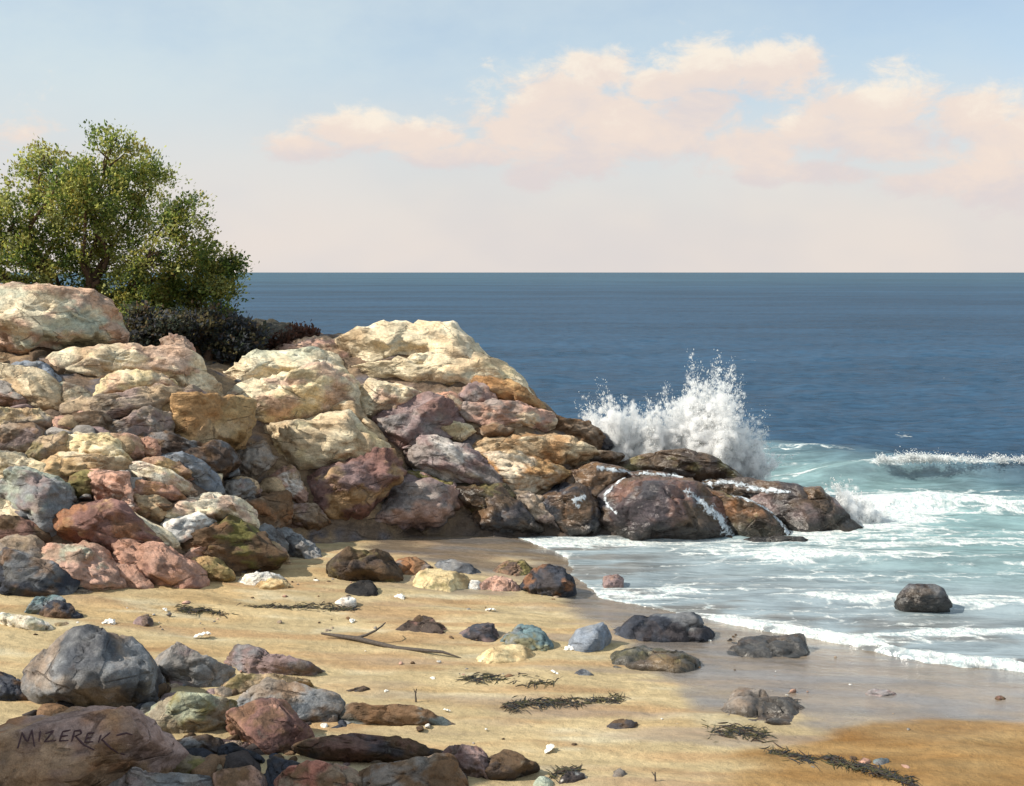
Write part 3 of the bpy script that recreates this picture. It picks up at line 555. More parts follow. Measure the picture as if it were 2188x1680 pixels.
# the point: slabs of one rocky headland
def hs(crop, txt, cols, **k):
    k.setdefault('rough', .65); k.setdefault('strata', .8); k.setdefault('grow', 1.2); k.setdefault('facet', .45)
    return rock('rock_slab', crop, txt, cols, parent=headland, **k)
hs('H', '960,125 1150,68 1400,58 1700,78 1900,108 2010,150 2090,250 2000,285 1800,275 1500,225 1300,195 1120,195 1000,165', 'cream pale tan', d=24.6, tn=.8, thick=1.2, bulge=.2, strata=.7)
hs('H', '1085,320 1250,240 1500,215 1800,265 2060,245 2160,330 2300,440 2330,490 2200,470 2060,400 1900,350 1700,345 1500,330 1350,355 1200,420 1110,410', 'cream yellow tan', d=24.0, tn=.6, thick=1.2, bulge=.22, strata=.6)
hs('H', '1230,410 1350,345 1550,325 1700,325 1900,365 2010,410 1890,480 1760,500 1600,460 1400,440', 'ochre orange brown', d=23.9, bulge=.12, cv=.1)
hs('H', '1940,395 2060,390 2200,440 2340,500 2400,560 2200,560 2080,540 1990,470', 'orange ochre brown', d=23.7)
hs('H', '560,220 720,190 900,130 1030,150 1090,200 1065,290 960,245 800,235', 'pink tan cream', d=24.6, tn=.7, bulge=.2)
hs('H', '150,370 300,280 600,240 800,225 960,240 1065,290 1085,350 900,345 640,385 300,410', 'cream mint pale', tn=.7, thick=1.2, bulge=.22)
hs('H', '290,420 640,375 900,345 1085,350 1125,430 1155,560 960,570 800,590 650,600 565,715 430,695 385,560 335,470', 'cream yellow pink', thick=1.2, bulge=.3, cv=.12, strata=.7)
hs('H', '545,740 650,605 960,575 1065,640 1065,740 1200,830 1405,885 1300,950 1000,1020 850,1020 700,940 600,860', 'cream tan yellow', thick=1.1, bulge=.34, cv=.05, strata=.5)
hs('H', '955,560 1130,535 1205,640 1260,720 1320,790 1340,880 1180,800 1060,690', 'tan brown cream', bulge=.3)
hs('H', '1130,490 1200,425 1400,425 1600,455 1650,490 1500,550 1300,615 1235,650 1170,570', 'cream pink tan', bulge=.3)
hs('H', '1290,670 1400,600 1500,545 1620,505 1795,580 1810,645 1710,700 1790,745 1650,810 1540,870 1400,810 1310,770', 'mauve grey maroon', bulge=.4)
hs('H', '1640,485 1720,475 1845,535 1895,625 1810,640 1770,585 1640,540', 'salmon cream')
hs('H', '1830,580 1980,575 2190,595 2330,570 2440,620 2440,670 2300,710 2080,730 1940,690 1880,640', 'pink cream grey', bulge=.3)
hs('H', '1845,490 1950,405 2065,515 2095,560 1960,570 1855,540', 'mauve pink grey')
hs('H', '1690,715 1760,675 1900,685 1935,735 1840,800 1755,765', 'cream yellow')
hs('H', '1910,710 2060,695 2190,735 2150,770 1950,780', 'brown taupe')
hs('H', '1520,870 1600,795 1720,762 1835,830 1860,930 2010,1020 2160,1145 2000,1095 1800,1055 1620,1035 1520,950', 'mauve white grey', bulge=.42)
hs('L', '-60,530 10,480 150,450 330,485 595,550 425,595 300,610 0,590', 'tan orange cream', bulge=.34)
hs('L', '-70,570 60,535 200,605 385,660 205,765 90,740 0,650', 'orange pale ochre', bulge=.36)
hs('H', '845,1065 1000,1015 1385,880 1430,960 1410,1085 1300,1190 1180,1300 1060,1325 965,1250', 'maroon mauve ochre', bulge=.4, cu=-.15)
hs('H', '1150,1290 1335,1085 1480,1075 1620,1125 1760,1165 1880,1260 1800,1300 1700,1365 1500,1385 1300,1385 1150,1370', 'mauve grey pink', bulge=.42)
hs('H', '1420,1005 1620,1030 1800,1095 1850,1145 1780,1190 1620,1130 1470,1080', 'olive brown moss')
hs('H', '1810,1115 1900,1075 2010,1090 2190,1160 2200,1310 2000,1310 1890,1260', 'umber olive black', mat=M_WET, bulge=.4)
hs('L', '-80,780 0,700 110,800 200,900 260,980 60,970 -60,950', 'umber navy brown', mat=M_WET)
hs('L', '80,780 200,760 300,850 400,960 380,985 260,950 120,850', 'taupe mauve', mat=M_WET)
hs('L', '260,370 380,365 500,385 565,445 565,540 420,510 300,450', 'brown taupe umber')
hs('L', '555,460 620,450 660,520 610,550 555,540', 'navy dark', mat=M_WET)
hs('L', '400,600 440,560 590,545 700,570 640,610 500,620', 'umber dark taupe', mat=M_WET)
# the low ledge the wave breaks over
ledge = empty('sea_ledge', tuple(at(1450, 1160, 21.2)))
tag(ledge, 'low dark wet rock ledge at the end of the point, streaming with white water', 'rock ledge')
LEDGE = []
def ls(txt, cols, **k): k.setdefault('rough', .9); LEDGE.append(rock('rock_slab', 'L', txt, cols, parent=ledge, mat=M_WET, **k))
ls('590,625 800,590 880,568 950,548 1065,580 1180,650 1260,640 1390,690 1300,720 1060,710 800,660', 'umber dark olive', d=23.6, bulge=.3, thick=1.2)
ls('600,800 680,715 850,685 1010,690 1085,780 1205,850 1280,950 1255,1045 1000,1060 700,1050 565,1010 610,900', 'umber maroon navy', d=21.7, bulge=.42, thick=1.2, tn=.4, cv=.15)
ls('385,640 560,600 720,660 630,765 560,810 465,775 380,725', 'brown umber dark', bulge=.35)
ls('195,770 390,715 550,790 605,880 565,970 500,1000 380,995 280,890 210,810', 'navy umber brown', bulge=.4)
ls('1075,740 1250,775 1400,825 1505,870 1565,950 1605,1015 1400,1050 1270,1040 1225,890 1150,805', 'umber rust olive', d=21.9, bulge=.4, thick=1.2, tn=.4, cv=.1)
ls('1330,745 1500,760 1640,745 1760,760 1800,830 1890,880 2010,955 2000,1000 1740,1010 1600,1010 1540,905 1420,835', 'dark umber mauve', d=22.4, bulge=.36, thick=1.1)
ls('1270,1045 1480,1040 1700,1000 1765,1035 1700,1080 1540,1100 1380,1090', 'navy dark umber', bulge=.4)
ls('1630,745 1690,725 1765,745 1805,830 1700,825', 'umber brown', d=22.2)
ls('680,660 860,660 1040,690 1100,735 1000,760 850,720 720,740', 'brown mauve dark', d=22.6, bulge=.25, thick=1.2)
ls('1080,700 1300,690 1500,735 1640,770 1500,790 1300,780 1120,750', 'umber dark', d=22.6, bulge=.25, thick=1.2)

G2 = 'stones on the sand'
def sd(key, crop, txt, cols, label, name='stone', cat='stone', **k):
    k.setdefault('mode', 'sand'); k.setdefault('lean', .86); k.setdefault('bulge', .22); BR[key] = rock(name, crop, txt, cols, label, G2, cat=cat, **k)
sd('m1', 'S', '180,215 250,100 420,55 560,75 625,110 610,210 500,265 380,250 270,245', 'umber olive dark', 'large dark brown boulder on the sand at the mouth of the gully', name='boulder', cat='boulder', lean=.62, bulge=.36)
sd('m2', 'S', '310,270 420,235 520,285 510,335 380,345 315,310', 'black umber', 'small black stone in front of the large dark brown boulder on the sand')
sd('m3', 'S', '485,190 600,130 720,125 795,170 785,205 640,230 500,240', 'rust brown grey', 'rust red stone right of the large dark brown boulder on the sand', d=None)
sd('m4', 'S', '785,140 880,150 1000,180 1085,205 1020,230 880,215 790,200', 'greyb navy', 'long low blue grey stone behind the ochre stone')
sd('m5', 'S', '640,230 800,205 980,205 995,285 930,325 800,315 650,285', 'yellow olive ochre', 'flat pale ochre stone between the small black stone and the black domed boulder')
sd('m6', 'S', '975,280 1080,215 1200,225 1290,275 1200,320 1050,320', 'pink mauve', 'smooth mauve pink stone next to the black domed boulder')
sd('m7', 'S', '1080,195 1180,140 1260,145 1340,180 1250,240 1120,230', 'olive maroon dark', 'olive and maroon stone behind the black domed boulder')
sd('m8', 'S', '1235,250 1300,185 1400,165 1505,178 1540,240 1545,335 1450,350 1330,320 1265,290', 'navy dark rust', 'black domed boulder with a rusty right end at the edge of the water', name='boulder', cat='boulder', lean=.62, bulge=.36)
sd('m9', 'S', '955,295 990,243 1055,260 1035,305', 'white', 'small bright white stone between the ochre and mauve stones')
sd('m10', 'S', '570,510 640,450 760,438 875,460 895,525 800,560 660,560', 'umber dark maroon', 'dark brown stone alone on the pale sand above the driftwood')
sd('m11', 'S', '895,550 960,488 1100,478 1165,505 1120,580 980,580', 'navy mauve dark', 'purple black stone against the teal stone in mid beach')
sd('m12', 'S', '1110,580 1180,478 1290,473 1365,510 1440,585 1490,650 1300,620 1160,600', 'teal greyb olive', 'smooth teal grey stone in mid beach beside the purple black one')
sd('m13', 'S', '1010,660 1150,585 1300,605 1395,665 1200,695 1050,700', 'yellow ochre', 'flat yellow stone in front of the teal grey stone', thick=.6)
sd('m14', 'S', '1515,530 1600,468 1700,458 1745,500 1695,590 1600,645 1495,620', 'blue greyb', 'upright blue grey slab leaning on the long dark reef stone', name='rock_slab', cat='rock slab', lean=.62, bulge=.36)
sd('m15', 'S', '1690,480 1860,448 2050,433 2200,430 2290,425 2330,480 2280,560 2050,575 1800,600 1690,590', 'navy dark greyb', 'long dark reef stone running to the edge of the water in mid beach', name='boulder', cat='boulder')
sd('m16', 'W', '500,540 540,450 700,430 1000,425 1080,460 1050,550 700,565', 'greyb grey', 'flat wet grey stone where the swash line meets the beach', thick=.4, bulge=.14, mat=M_WET, lean=.92)
sd('m17', 'W', '-150,560 50,500 250,480 450,490 470,620 200,640 -100,625', 'olive grey brown', 'broad flat olive stone on the wet sand below the long dark reef stone', thick=.35, bulge=.14, mat=M_WET, lean=.92)
sd('m18', 'W', '480,850 600,760 750,690 900,680 1050,740 1065,880 860,930 700,910', 'brown taupe grey', 'low flat wet grey brown stone at the edge of the wet sand', thick=.3, bulge=.10, mat=M_WET, lean=.95)
sd('m19', 'S', '1525,755 1600,718 1665,760 1560,775', 'greyb navy', 'small blue stone below the broad flat olive stone')
sd('m21', 'S', '1680,1030 1730,1000 1880,995 1890,1040 1750,1055', 'umber navy', 'small dark brown stone on the open sand right of centre')
sd('w1', 'W', '1505,215 1560,158 1640,148 1740,188 1810,250 1700,262 1560,245', 'dark greyb umber', 'lone dark rock standing in the foam at the right', name='boulder', cat='boulder', mat=M_WET, d=16.55, lean=.62, bulge=.36)
sd('w2', 'L', '585,1235 640,1203 705,1212 705,1252 600,1255', 'mauve pink', 'small reddish stone awash in the foam below the sea ledge', d=17.95)
sd('b1', 'S', '1425,1335 1480,1258 1560,1268 1630,1312 1500,1350', 'dark grey white', 'dark stone with a white fleck at the bottom edge of the beach')
sd('b2', 'S', '1725,1310 1740,1258 1800,1255 1845,1300 1780,1340', 'umber grey', 'small brown stone right of the white flecked stone at the bottom edge')
sd('b3', 'S', '1305,1345 1370,1288 1425,1310 1410,1365', 'mint grey', 'small grey green stone left of the white flecked stone at the bottom edge')
sd('t1', 'G', '1980,160 2040,120 2120,150 2100,190 2010,200', 'white taupe', 'tiny whitish stone left of the small black stone')
sd('p1', 'W', '1320,760 1400,715 1500,730 1540,755 1440,775', 'mauve greyb', 'thin lavender grey stone in the wet sand at the right', thick=.5)
sd('p2', 'W', '2020,775 2060,755 2105,778 2060,795', 'umber maroon', 'tiny maroon stone on the wet sand near the right edge')
sd('p3', 'W', '1370,1100 1450,1080 1470,1110 1420,1140', 'greyb teal', 'small teal grey stone on the orange sand at the lower right')
sd('p4', 'W', '1300,1110 1340,1088 1375,1105 1345,1130', 'salmon coral', 'small pink stone touching the teal grey one on the orange sand')

G3 = 'boulders in the near left corner'
def fg(key, crop, txt, cols, label, name='boulder', cat='boulder', **k):
    k.setdefault('mode', 'sand'); k.setdefault('res', 5); k.setdefault('grow', 1.09); k.setdefault('dim', .95); BR[key] = rock(name, crop, txt, cols, label, G3, cat=cat, **k)
fg('f2', 'G', '-80,330 180,340 400,275 460,320 280,420 120,520 -80,560', 'tan olive taupe', 'tan rock with an olive lower edge behind the big peaked boulder', d=14.0)
fg('f3', 'G', '115,235 200,140 340,128 395,165 360,220 200,245', 'teal greyb', 'teal green stone at the left edge near the foot of the bank', name='stone', cat='stone')
fg('f4', 'G', '190,250 300,170 400,158 475,220 450,258 330,270', 'navy brown', 'navy stone overlapping the teal green one', name='stone', cat='stone')
fg('f5', 'G', '-40,260 100,228 300,255 325,290 250,335 120,318 10,290', 'pale white mint', 'low whitish stone at the left edge in front of the teal one', name='stone', cat='stone')
fg('f6', 'G', '785,295 830,238 900,248 905,305 850,318', 'mauve umber', 'small purple brown stone alone on the sunny sand', name='stone', cat='stone', res=4)
fg('f8', 'G', '1320,450 1520,425 1700,475 1905,520 1840,600 1640,590 1480,585 1420,540', 'mauve greyb umber', 'long purple grey boulder behind the near rocks')
fg('f7', 'G', '890,570 940,448 1150,435 1350,465 1435,560 1350,615 1260,670 1080,645 920,610', 'grey mauve greyb', 'flat topped lavender grey boulder right of the big peaked boulder')
fg('f1', 'G', '120,560 300,400 450,325 560,285 700,305 825,380 895,470 905,600 885,690 800,750 650,800 450,790 200,750 120,660', 'greyb navy taupe', 'big peaked blue grey boulder in the near left corner', bulge=.42, lean=.5, cu=.05, cv=.12, soft=26)
fg('f0', 'G', '-80,560 60,565 170,600 200,700 130,750 -80,760', 'navy dark brown', 'nearly black rock at the left edge beside the big peaked boulder')
fg('f10', 'G', '1270,660 1450,590 1700,575 1860,620 1700,680 1500,700 1350,720', 'tan ochre olive', 'tan boulder half hidden behind the blue grey mound')
fg('f11', 'G', '1340,760 1450,680 1700,655 1850,615 1960,640 2040,740 2020,860 1880,890 1750,790 1500,770', 'greyb taupe brown', 'blue grey mound at the edge of the near rocks, behind the smooth maroon boulder')
fg('f13', 'G', '780,830 980,735 1150,720 1300,650 1385,700 1360,790 1375,890 1250,945 1060,960 900,900', 'olive mint taupe', 'olive green boulder in front of the lavender grey one', bulge=.4)
fg('f12', 'G', '1345,800 1430,755 1600,745 1745,765 1860,900 1790,970 1620,1070 1500,1020 1395,930', 'maroon salmon brown', 'smooth maroon boulder at the centre of the near rocks', bulge=.42)
fg('f25', 'S', '260,960 300,895 450,890 640,900 765,960 900,995 780,1012 560,1022 300,1015', 'brown teal umber', 'low brown stone with a teal tip reaching onto the sand')
fg('f28', 'S', '310,850 400,810 450,832 360,860', 'navy umber', 'thin dark stone on the sand at the edge of the near rocks', name='stone', cat='stone', res=4)
fg('f15', 'G', '950,980 1120,955 1300,970 1330,1060 1250,1085 900,1065', 'dark umber greyb', 'dark stone in the gap right of the lettered boulder')
fg('f16', 'G', '1300,1000 1400,1010 1570,1050 1550,1140 1300,1090', 'navy black', 'navy black stone under the smooth maroon boulder')
fg('f18', 'G', '640,1215 860,1085 1000,1050 1250,1075 1310,1160 940,1180 750,1210', 'olive umber taupe', 'olive brown rock right of the lettered boulder at the bottom edge')
fg('f22', 'S', '60,1110 150,1060 350,1055 500,1070 830,1135 905,1210 700,1220 450,1240 200,1200', 'umber maroon navy', 'long dark maroon rock behind the coral topped boulder')
fg('f23', 'S', '820,1135 960,1095 1065,1160 1060,1240 1085,1315 980,1300 890,1225', 'mauve maroon umber', 'purple brown rock sloping down to the dark pointed stone')
fg('f24', 'S', '1030,1215 1080,1148 1200,1178 1345,1232 1240,1290 1080,1318 1020,1270', 'umber dark', 'dark pointed stone at the right end of the near rocks')
fg('f14', 'G', '-120,790 0,762 340,780 560,805 800,795 960,830 1045,930 970,1000 900,1080 760,1180 560,1290 200,1400 -120,1400', 'ltr mauve rust', 'broad pinkish tan boulder in the bottom left corner with dark lettering on its face', lean=.45, bulge=.30, cv=.05, d=9.6, thick=.7, rough=.6, dim=1.3)
fg('f17', 'G', '580,1290 700,1180 940,1145 1200,1155 1290,1270 1300,1380 600,1400', 'grey mauve greyb', 'pale violet grey boulder at the bottom edge', d=9.5)
fg('f19', 'G', '1260,1110 1400,1105 1560,1150 1590,1270 1560,1380 1300,1380 1270,1200', 'brown pink mauve', 'brownish pink boulder at the bottom edge left of the coral topped one', d=9.4)
fg('f20', 'G', '1660,1200 1800,1075 1950,1035 2095,1085 2110,1170 2200,1264 2190,1380 1690,1380', 'brown taupe coral', 'brown boulder with a bright coral patch on its top at the bottom edge', topc='coral', dim=1.0, d=9.4, bulge=.4)
fg('f21', 'S', '350,1240 500,1195 700,1175 885,1205 960,1300 990,1420 350,1420', 'brown taupe grey', 'broad brown grey boulder at the bottom edge right of the coral topped one', d=9.4, bulge=.4)
fg('f29', 'G', '1570,1100 1640,1075 1780,1060 1700,1170 1670,1300 1580,1300', 'navy dark', 'narrow navy rock wedged left of the coral topped boulder', d=9.7)

# ------------------------------------------------------------------ rubble filling the gaps of the bank (nobody could count it)
USED = set()
HUE = dict(taupe='dull brownish', brown='brown', grey='grey', pink='pink', tan='tan', umber='dark brown', greyb='bluish grey', mauve='purplish', cream='cream', dark='blackish', navy='navy')
def small_label(hue, p):                                            # named by its colour and the boulder it is wedged against
    k = min(BR, key=lambda q: (BR[q].location - Vector(p)).length - .3 * max(BR[q].dimensions)); b = BR[k]; w = b['label'].split(); n = 0
    stop = {'below', 'under', 'beneath', 'beside', 'at', 'on', 'in', 'of', 'with', 'right', 'left', 'above', 'along', 'behind', 'against', 'standing', 'lying', 'leaning', 'running', 'roofing', 'tucked', 'wedged', 'half', 'over', 'just', 'the', 'to', 'high', 'low,', 'next', 'alone', 'slanting', 'filling', 'descending', 'sloping', 'reaching', 'from', 'between', 'overlapping', 'touching'}
    while n < len(w) and (n < 2 or w[n].strip(',') not in stop): n += 1
    side = 'left' if p[0] < b.location.x else 'right'
    return ' '.join(('small %s stone wedged %s of the %s' % (HUE[hue], side, ' '.join(w[:n]).strip(','))).split()[:16])
def rubble(name, n, xr, yr, test, cols, mat, r0, r1, zf, single=None):
    g = np.random.default_rng(n); U, FC = ico(3 if r1 > .1 else 2); V = []; Fs = []; Cs = []; k = 0
    x = g.uniform(*xr, n * 6); y = g.uniform(*yr, n * 6); ok = test(x, y); x, y = x[ok][:n], y[ok][:n]; z = zf(x, y)
    pc = [np.array(PAL[c]) for c in cols.split()]
    for i in range(len(x)):
        r = r0 * (r1 / r0) ** (g.random() ** 1.8); sc = r * np.array([g.uniform(.9, 1.5), g.uniform(.8, 1.2), g.uniform(.45, .8)])
        N = g.normal(size=(10, 3)); N /= np.linalg.norm(N, axis=1)[:, None]; H = g.uniform(.55, .95, 10)
        rr = ((np.maximum(U @ N.T, 1e-3) / H) ** 40).sum(1) ** (-1 / 40); rr = np.minimum(rr, 1.25)
        v = U * rr[:, None] * sc; a = g.uniform(0, 6.28); ca, sa = math.cos(a), math.sin(a)
        v = np.stack([v[:, 0] * ca - v[:, 1] * sa, v[:, 0] * sa + v[:, 1] * ca, v[:, 2]], 1) + (x[i], y[i], z[i] + r * .15)
        ci = g.integers(len(pc)); cc = np.tile(pc[ci] * g.uniform(.75, 1.2), (len(v), 1))
        lab_ = small_label(cols.split()[ci], (x[i], y[i], z[i])) if single and r > single[3] else None
        if lab_ and lab_ not in USED:
            USED.add(lab_); tag(mesh_np('rubble_stone', v, FC, mat, cols=np.clip(cc, .01, .9), loc=(x[i], y[i], z[i])), lab_, single[1], single[2]); continue
        V.append(v); Fs.append(FC + k); k += len(v); Cs.append(cc)
    o = mesh_np(name, np.concatenate(V), np.concatenate(Fs), mat, cols=np.clip(np.concatenate(Cs), .01, .9)); return tag(o, kind='stuff')
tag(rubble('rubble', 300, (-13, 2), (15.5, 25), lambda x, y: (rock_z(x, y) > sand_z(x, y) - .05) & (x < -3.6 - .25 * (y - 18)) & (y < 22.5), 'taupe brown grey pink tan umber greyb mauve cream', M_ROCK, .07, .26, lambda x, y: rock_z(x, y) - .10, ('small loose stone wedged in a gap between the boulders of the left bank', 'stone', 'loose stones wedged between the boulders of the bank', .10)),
    'loose broken rubble filling the gaps between the boulders of the bank', 'rubble', kind='stuff')
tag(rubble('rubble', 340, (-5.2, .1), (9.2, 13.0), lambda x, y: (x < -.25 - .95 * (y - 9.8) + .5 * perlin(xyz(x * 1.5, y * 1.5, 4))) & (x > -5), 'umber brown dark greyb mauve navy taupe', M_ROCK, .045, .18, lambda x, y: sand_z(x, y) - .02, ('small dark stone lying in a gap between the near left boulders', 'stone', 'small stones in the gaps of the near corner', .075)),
    'dark broken stones in the gaps between the near boulders', 'rubble', kind='stuff')
tag(rubble('pebbles', 230, (-8, 6), (9.5, 17.5), lambda x, y: (shore(x, y) > .6) & (fbm(xyz(x * .5, y * 1.1, 3), 3) > .12) & (rock_z(x, y) < sand_z(x, y) + .1), 'taupe brown grey pink white umber', M_ROCK, .012, .05, lambda x, y: sand_z(x, y)),
    'small pebbles strewn over the sand', 'pebbles', kind='stuff')

# ------------------------------------------------------------------ tubes, leaves
def tube(pts, rad, n=7):
    pts = np.asarray(pts, float); V = []; m = len(pts); rad = np.broadcast_to(np.asarray(rad, float), (m,))
    for i in range(m):
        t = pts[min(i + 1, m - 1)] - pts[max(i - 1, 0)]; t /= np.linalg.norm(t) + 1e-9
        u = np.cross(t, (0.3, 0.2, 1.0) if abs(t[2]) < .9 else (1.0, 0, 0)); u /= np.linalg.norm(u); w = np.cross(t, u)
        a = np.arange(n) * 2 * math.pi / n
        V.append(pts[i] + rad[i] * (np.cos(a)[:, None] * u + np.sin(a)[:, None] * w))
    i = np.arange(m * n).reshape(m, n); j = np.roll(i, -1, 1)
    return np.concatenate(V), np.stack([i[:-1], j[:-1], j[1:], i[1:]], -1).reshape(-1, 4)
def tubes(list_):
    V, Fq, k = [], [], 0
    for pts, rad in list_:
        v, f = tube(pts, rad); V.append(v); Fq.append(f + k); k += len(v)
    return np.concatenate(V), np.concatenate(Fq)
def bend(a, b, g, n=9, w=.12):
    t = np.linspace(0, 1, n)[:, None]; L = np.linalg.norm(np.asarray(b) - a)
    return np.asarray(a) * (1 - t) + np.asarray(b) * t + np.sin(t * math.pi) * g.normal(size=3) * w * L + np.sin(t * 2 * math.pi) * g.normal(size=3) * w * .4 * L
def leaves(cent, outw, g, size, cols, spread=.075, per=9):
    """small bent leaf blades in sprigs: two triangles' worth of quad each"""
    n = len(cent) * per
    c = np.repeat(cent, per, 0) + g.normal(size=(n, 3)) * spread; d = np.repeat(outw, per, 0) + g.normal(size=(n, 3)) * .75
    d /= np.linalg.norm(d, axis=1)[:, None]; w = np.cross(d, np.repeat(outw, per, 0) * .6 + np.array([-.25, -.15, .55]) + g.normal(size=(n, 3)) * .45); w /= np.linalg.norm(w, axis=1)[:, None] + 1e-9
    L = (size * g.uniform(.55, 1.3, n))[:, None]; W = L * g.uniform(.22, .40, n)[:, None]
    nn = np.cross(d, w)
    V = np.stack([c, c + d * L * .5 + w * W + nn * L * .08, c + d * L, c + d * L * .5 - w * W + nn * L * .08], 1).reshape(-1, 3)
    F = np.arange(n * 4).reshape(n, 4)
    sprig = np.repeat(cols, per, 0) * g.uniform(.75, 1.3, (n, 1))
    return V, F, np.repeat(sprig, 4, 0)
LEAFC = np.array([(.11, .16, .04), (.11, .16, .075), (.19, .25, .05), (.30, .34, .08), (.40, .41, .11), (.38, .35, .08), (.28, .23, .05), (.44, .46, .18)])
def shrub(name, lobes, root, dep, label, cat, group, nspr, size, trunks, pal=None, seed=1, depth_r=.8, dark=1.0):
    """lobes: crown lumps (px, py, rx, ry) seen from the beach, each given its own depth and real radius"""
    g = np.random.default_rng(seed); base = at(root[0], root[1], dep); e = empty(name, tuple(base)); tag(e, label, cat, group)
    cs, os_, cl, limbs = [], [], [], []; cc = np.array([at(l[0], l[1], dep) for l in lobes]).mean(0); tp = pal if pal is not None else LEAFC
    area = sum(l[2] * l[3] for l in lobes)
    stems = [at(px, py, dep + g.uniform(-.3, .3)) for px, py in trunks]
    for (px, py, rx, ry) in lobes:
        dd = dep + g.uniform(-1, 1) * depth_r; c = at(px, py, dd); k = dd / F; sx_, sz_ = rx * k, ry * k; sy_ = .5 * (sx_ + sz_)
        n = max(8, int(nspr * rx * ry / area)); nc = max(5, int(rx * ry / 190)); uc = g.normal(size=(nc, 3)); uc /= np.linalg.norm(uc, axis=1)[:, None]
        ctr = c + uc * (g.random(nc) ** .4 * g.uniform(.7, 1.1, nc))[:, None] * np.array([sx_, sy_, sz_]); ki = g.integers(0, nc, n)
        p = ctr[ki] + g.normal(size=(n, 3)) * np.array([.12, .12, .085]) * g.uniform(.6, 1.5, nc)[ki][:, None]; u = uc[ki]
        hole = fbm(p * 1.7 + seed, 3); p = p[hole > -.37]; u = u[hole > -.37]
        cs.append(p); os_.append(u * .7 + np.array([0, 0, .55]) + (p - cc) * .12)
        q = fbm(p * 2.2 + 11, 3); idx = np.clip(((q * .9 + .5) * len(tp) + g.normal(size=len(p)) * 1.6).astype(int), 0, len(tp) - 1); cl.append(tp[idx] * dark)
        st = min(stems, key=lambda s_: np.linalg.norm(s_ - c)); fork = st + (c - st) * .35 + g.normal(size=3) * .1
        limbs.append((bend(fork, c, g), np.linspace(.045, .012, 9)))
        for _ in range(5):
            q_ = p[g.integers(len(p))]; limbs.append((bend(c + (fork - c) * g.uniform(0, .4), q_, g, 6), np.linspace(.02, .005, 6)))
        limbs.append((bend(st, fork, g, 7), np.linspace(.065, .045, 7)))
    tv = [(bend(base + (st - base) * 0 + np.array([(st[0] - base[0]) * .6, 0, -.25]), st, g, 8, .08), np.linspace(.13, .07, 8)) for st in stems]
    v, f = tubes(tv); mesh_np('trunk', v, f, M_BARK, parent=e, loc=tuple(base))
    v, f = tubes(limbs); mesh_np('limbs', v, f, M_BARK, parent=e, loc=tuple(base))
    v, f, c = leaves(np.concatenate(cs), np.concatenate(os_), g, size, np.concatenate(cl))
    mesh_np('crown', v, f, M_LEAF, parent=e, cols=c, loc=tuple(base), smooth=False); return e
shrub('tree', [(240, 310, 50, 42), (236, 365, 85, 60), (95, 335, 38, 40), (90, 400, 85, 70), (180, 420, 110, 85), (320, 400, 75, 75), (380, 460, 62, 58), (20, 480, 85, 80), (130, 500, 110, 65),
      (250, 500, 115, 75), (345, 540, 85, 60), (60, 560, 95, 50), (190, 575, 95, 45), (290, 600, 80, 48), (-90, 470, 110, 100), (-160, 560, 120, 80), (430, 530, 40, 38), (40, 600, 80, 36), (140, 622, 75, 34), (225, 640, 60, 34), (300, 655, 55, 34)],
      (150, 660), 24.6, 'bushy wind shaped green tree with dark trunks above the big pale slab', 'tree', None, 8600, .080, [(95, 585), (190, 610), (20, 600), (270, 640)], seed=3)
shrub('shrub', [(400, 600, 62, 48), (450, 585, 48, 42), (500, 560, 32, 26), (345, 640, 62, 45), (430, 645, 60, 40), (470, 610, 40, 35)], (390, 700), 24.9,
      'leafy green shrub leaning out to the sea at the right of the tree', 'shrub', None, 1900, .076, [(360, 670), (420, 665)], seed=5, depth_r=.5)
DK = np.array([(.06, .075, .055), (.09, .09, .06), (.075, .08, .09), (.12, .085, .055), (.065, .075, .095), (.14, .12, .06)])
for i, (lob, root, dep, lab) in enumerate([
    ([(330, 690, 60, 40), (300, 720, 40, 36), (365, 705, 45, 36)], (330, 750), 23.6, 'dark scrubby bush beside the right end of the big pale slab'),
    ([(430, 695, 50, 28), (400, 715, 44, 30), (465, 722, 40, 28)], (435, 765), 23.7, 'dark low bush right behind the upright pinkish block'),
    ([(520, 715, 40, 18), (500, 738, 50, 22)], (510, 765), 24.3, 'low dark brush between the tree and the cream cliff'),
    ([(610, 728, 34, 10), (650, 722, 26, 8)], (630, 745), 25.0, 'thin russet brush behind the crest of the cream cliff')]):
    shrub('bush', lob, root, dep, lab, 'bush', 'dark bushes on the crest', 620 if i < 3 else 240, .10, [(root[0] - 15, root[1] - 35), (root[0] + 20, root[1] - 35)],
          pal=DK if i < 3 else np.array([(.10, .045, .03), (.06, .035, .025), (.13, .06, .04)]), seed=20 + i, depth_r=.35)

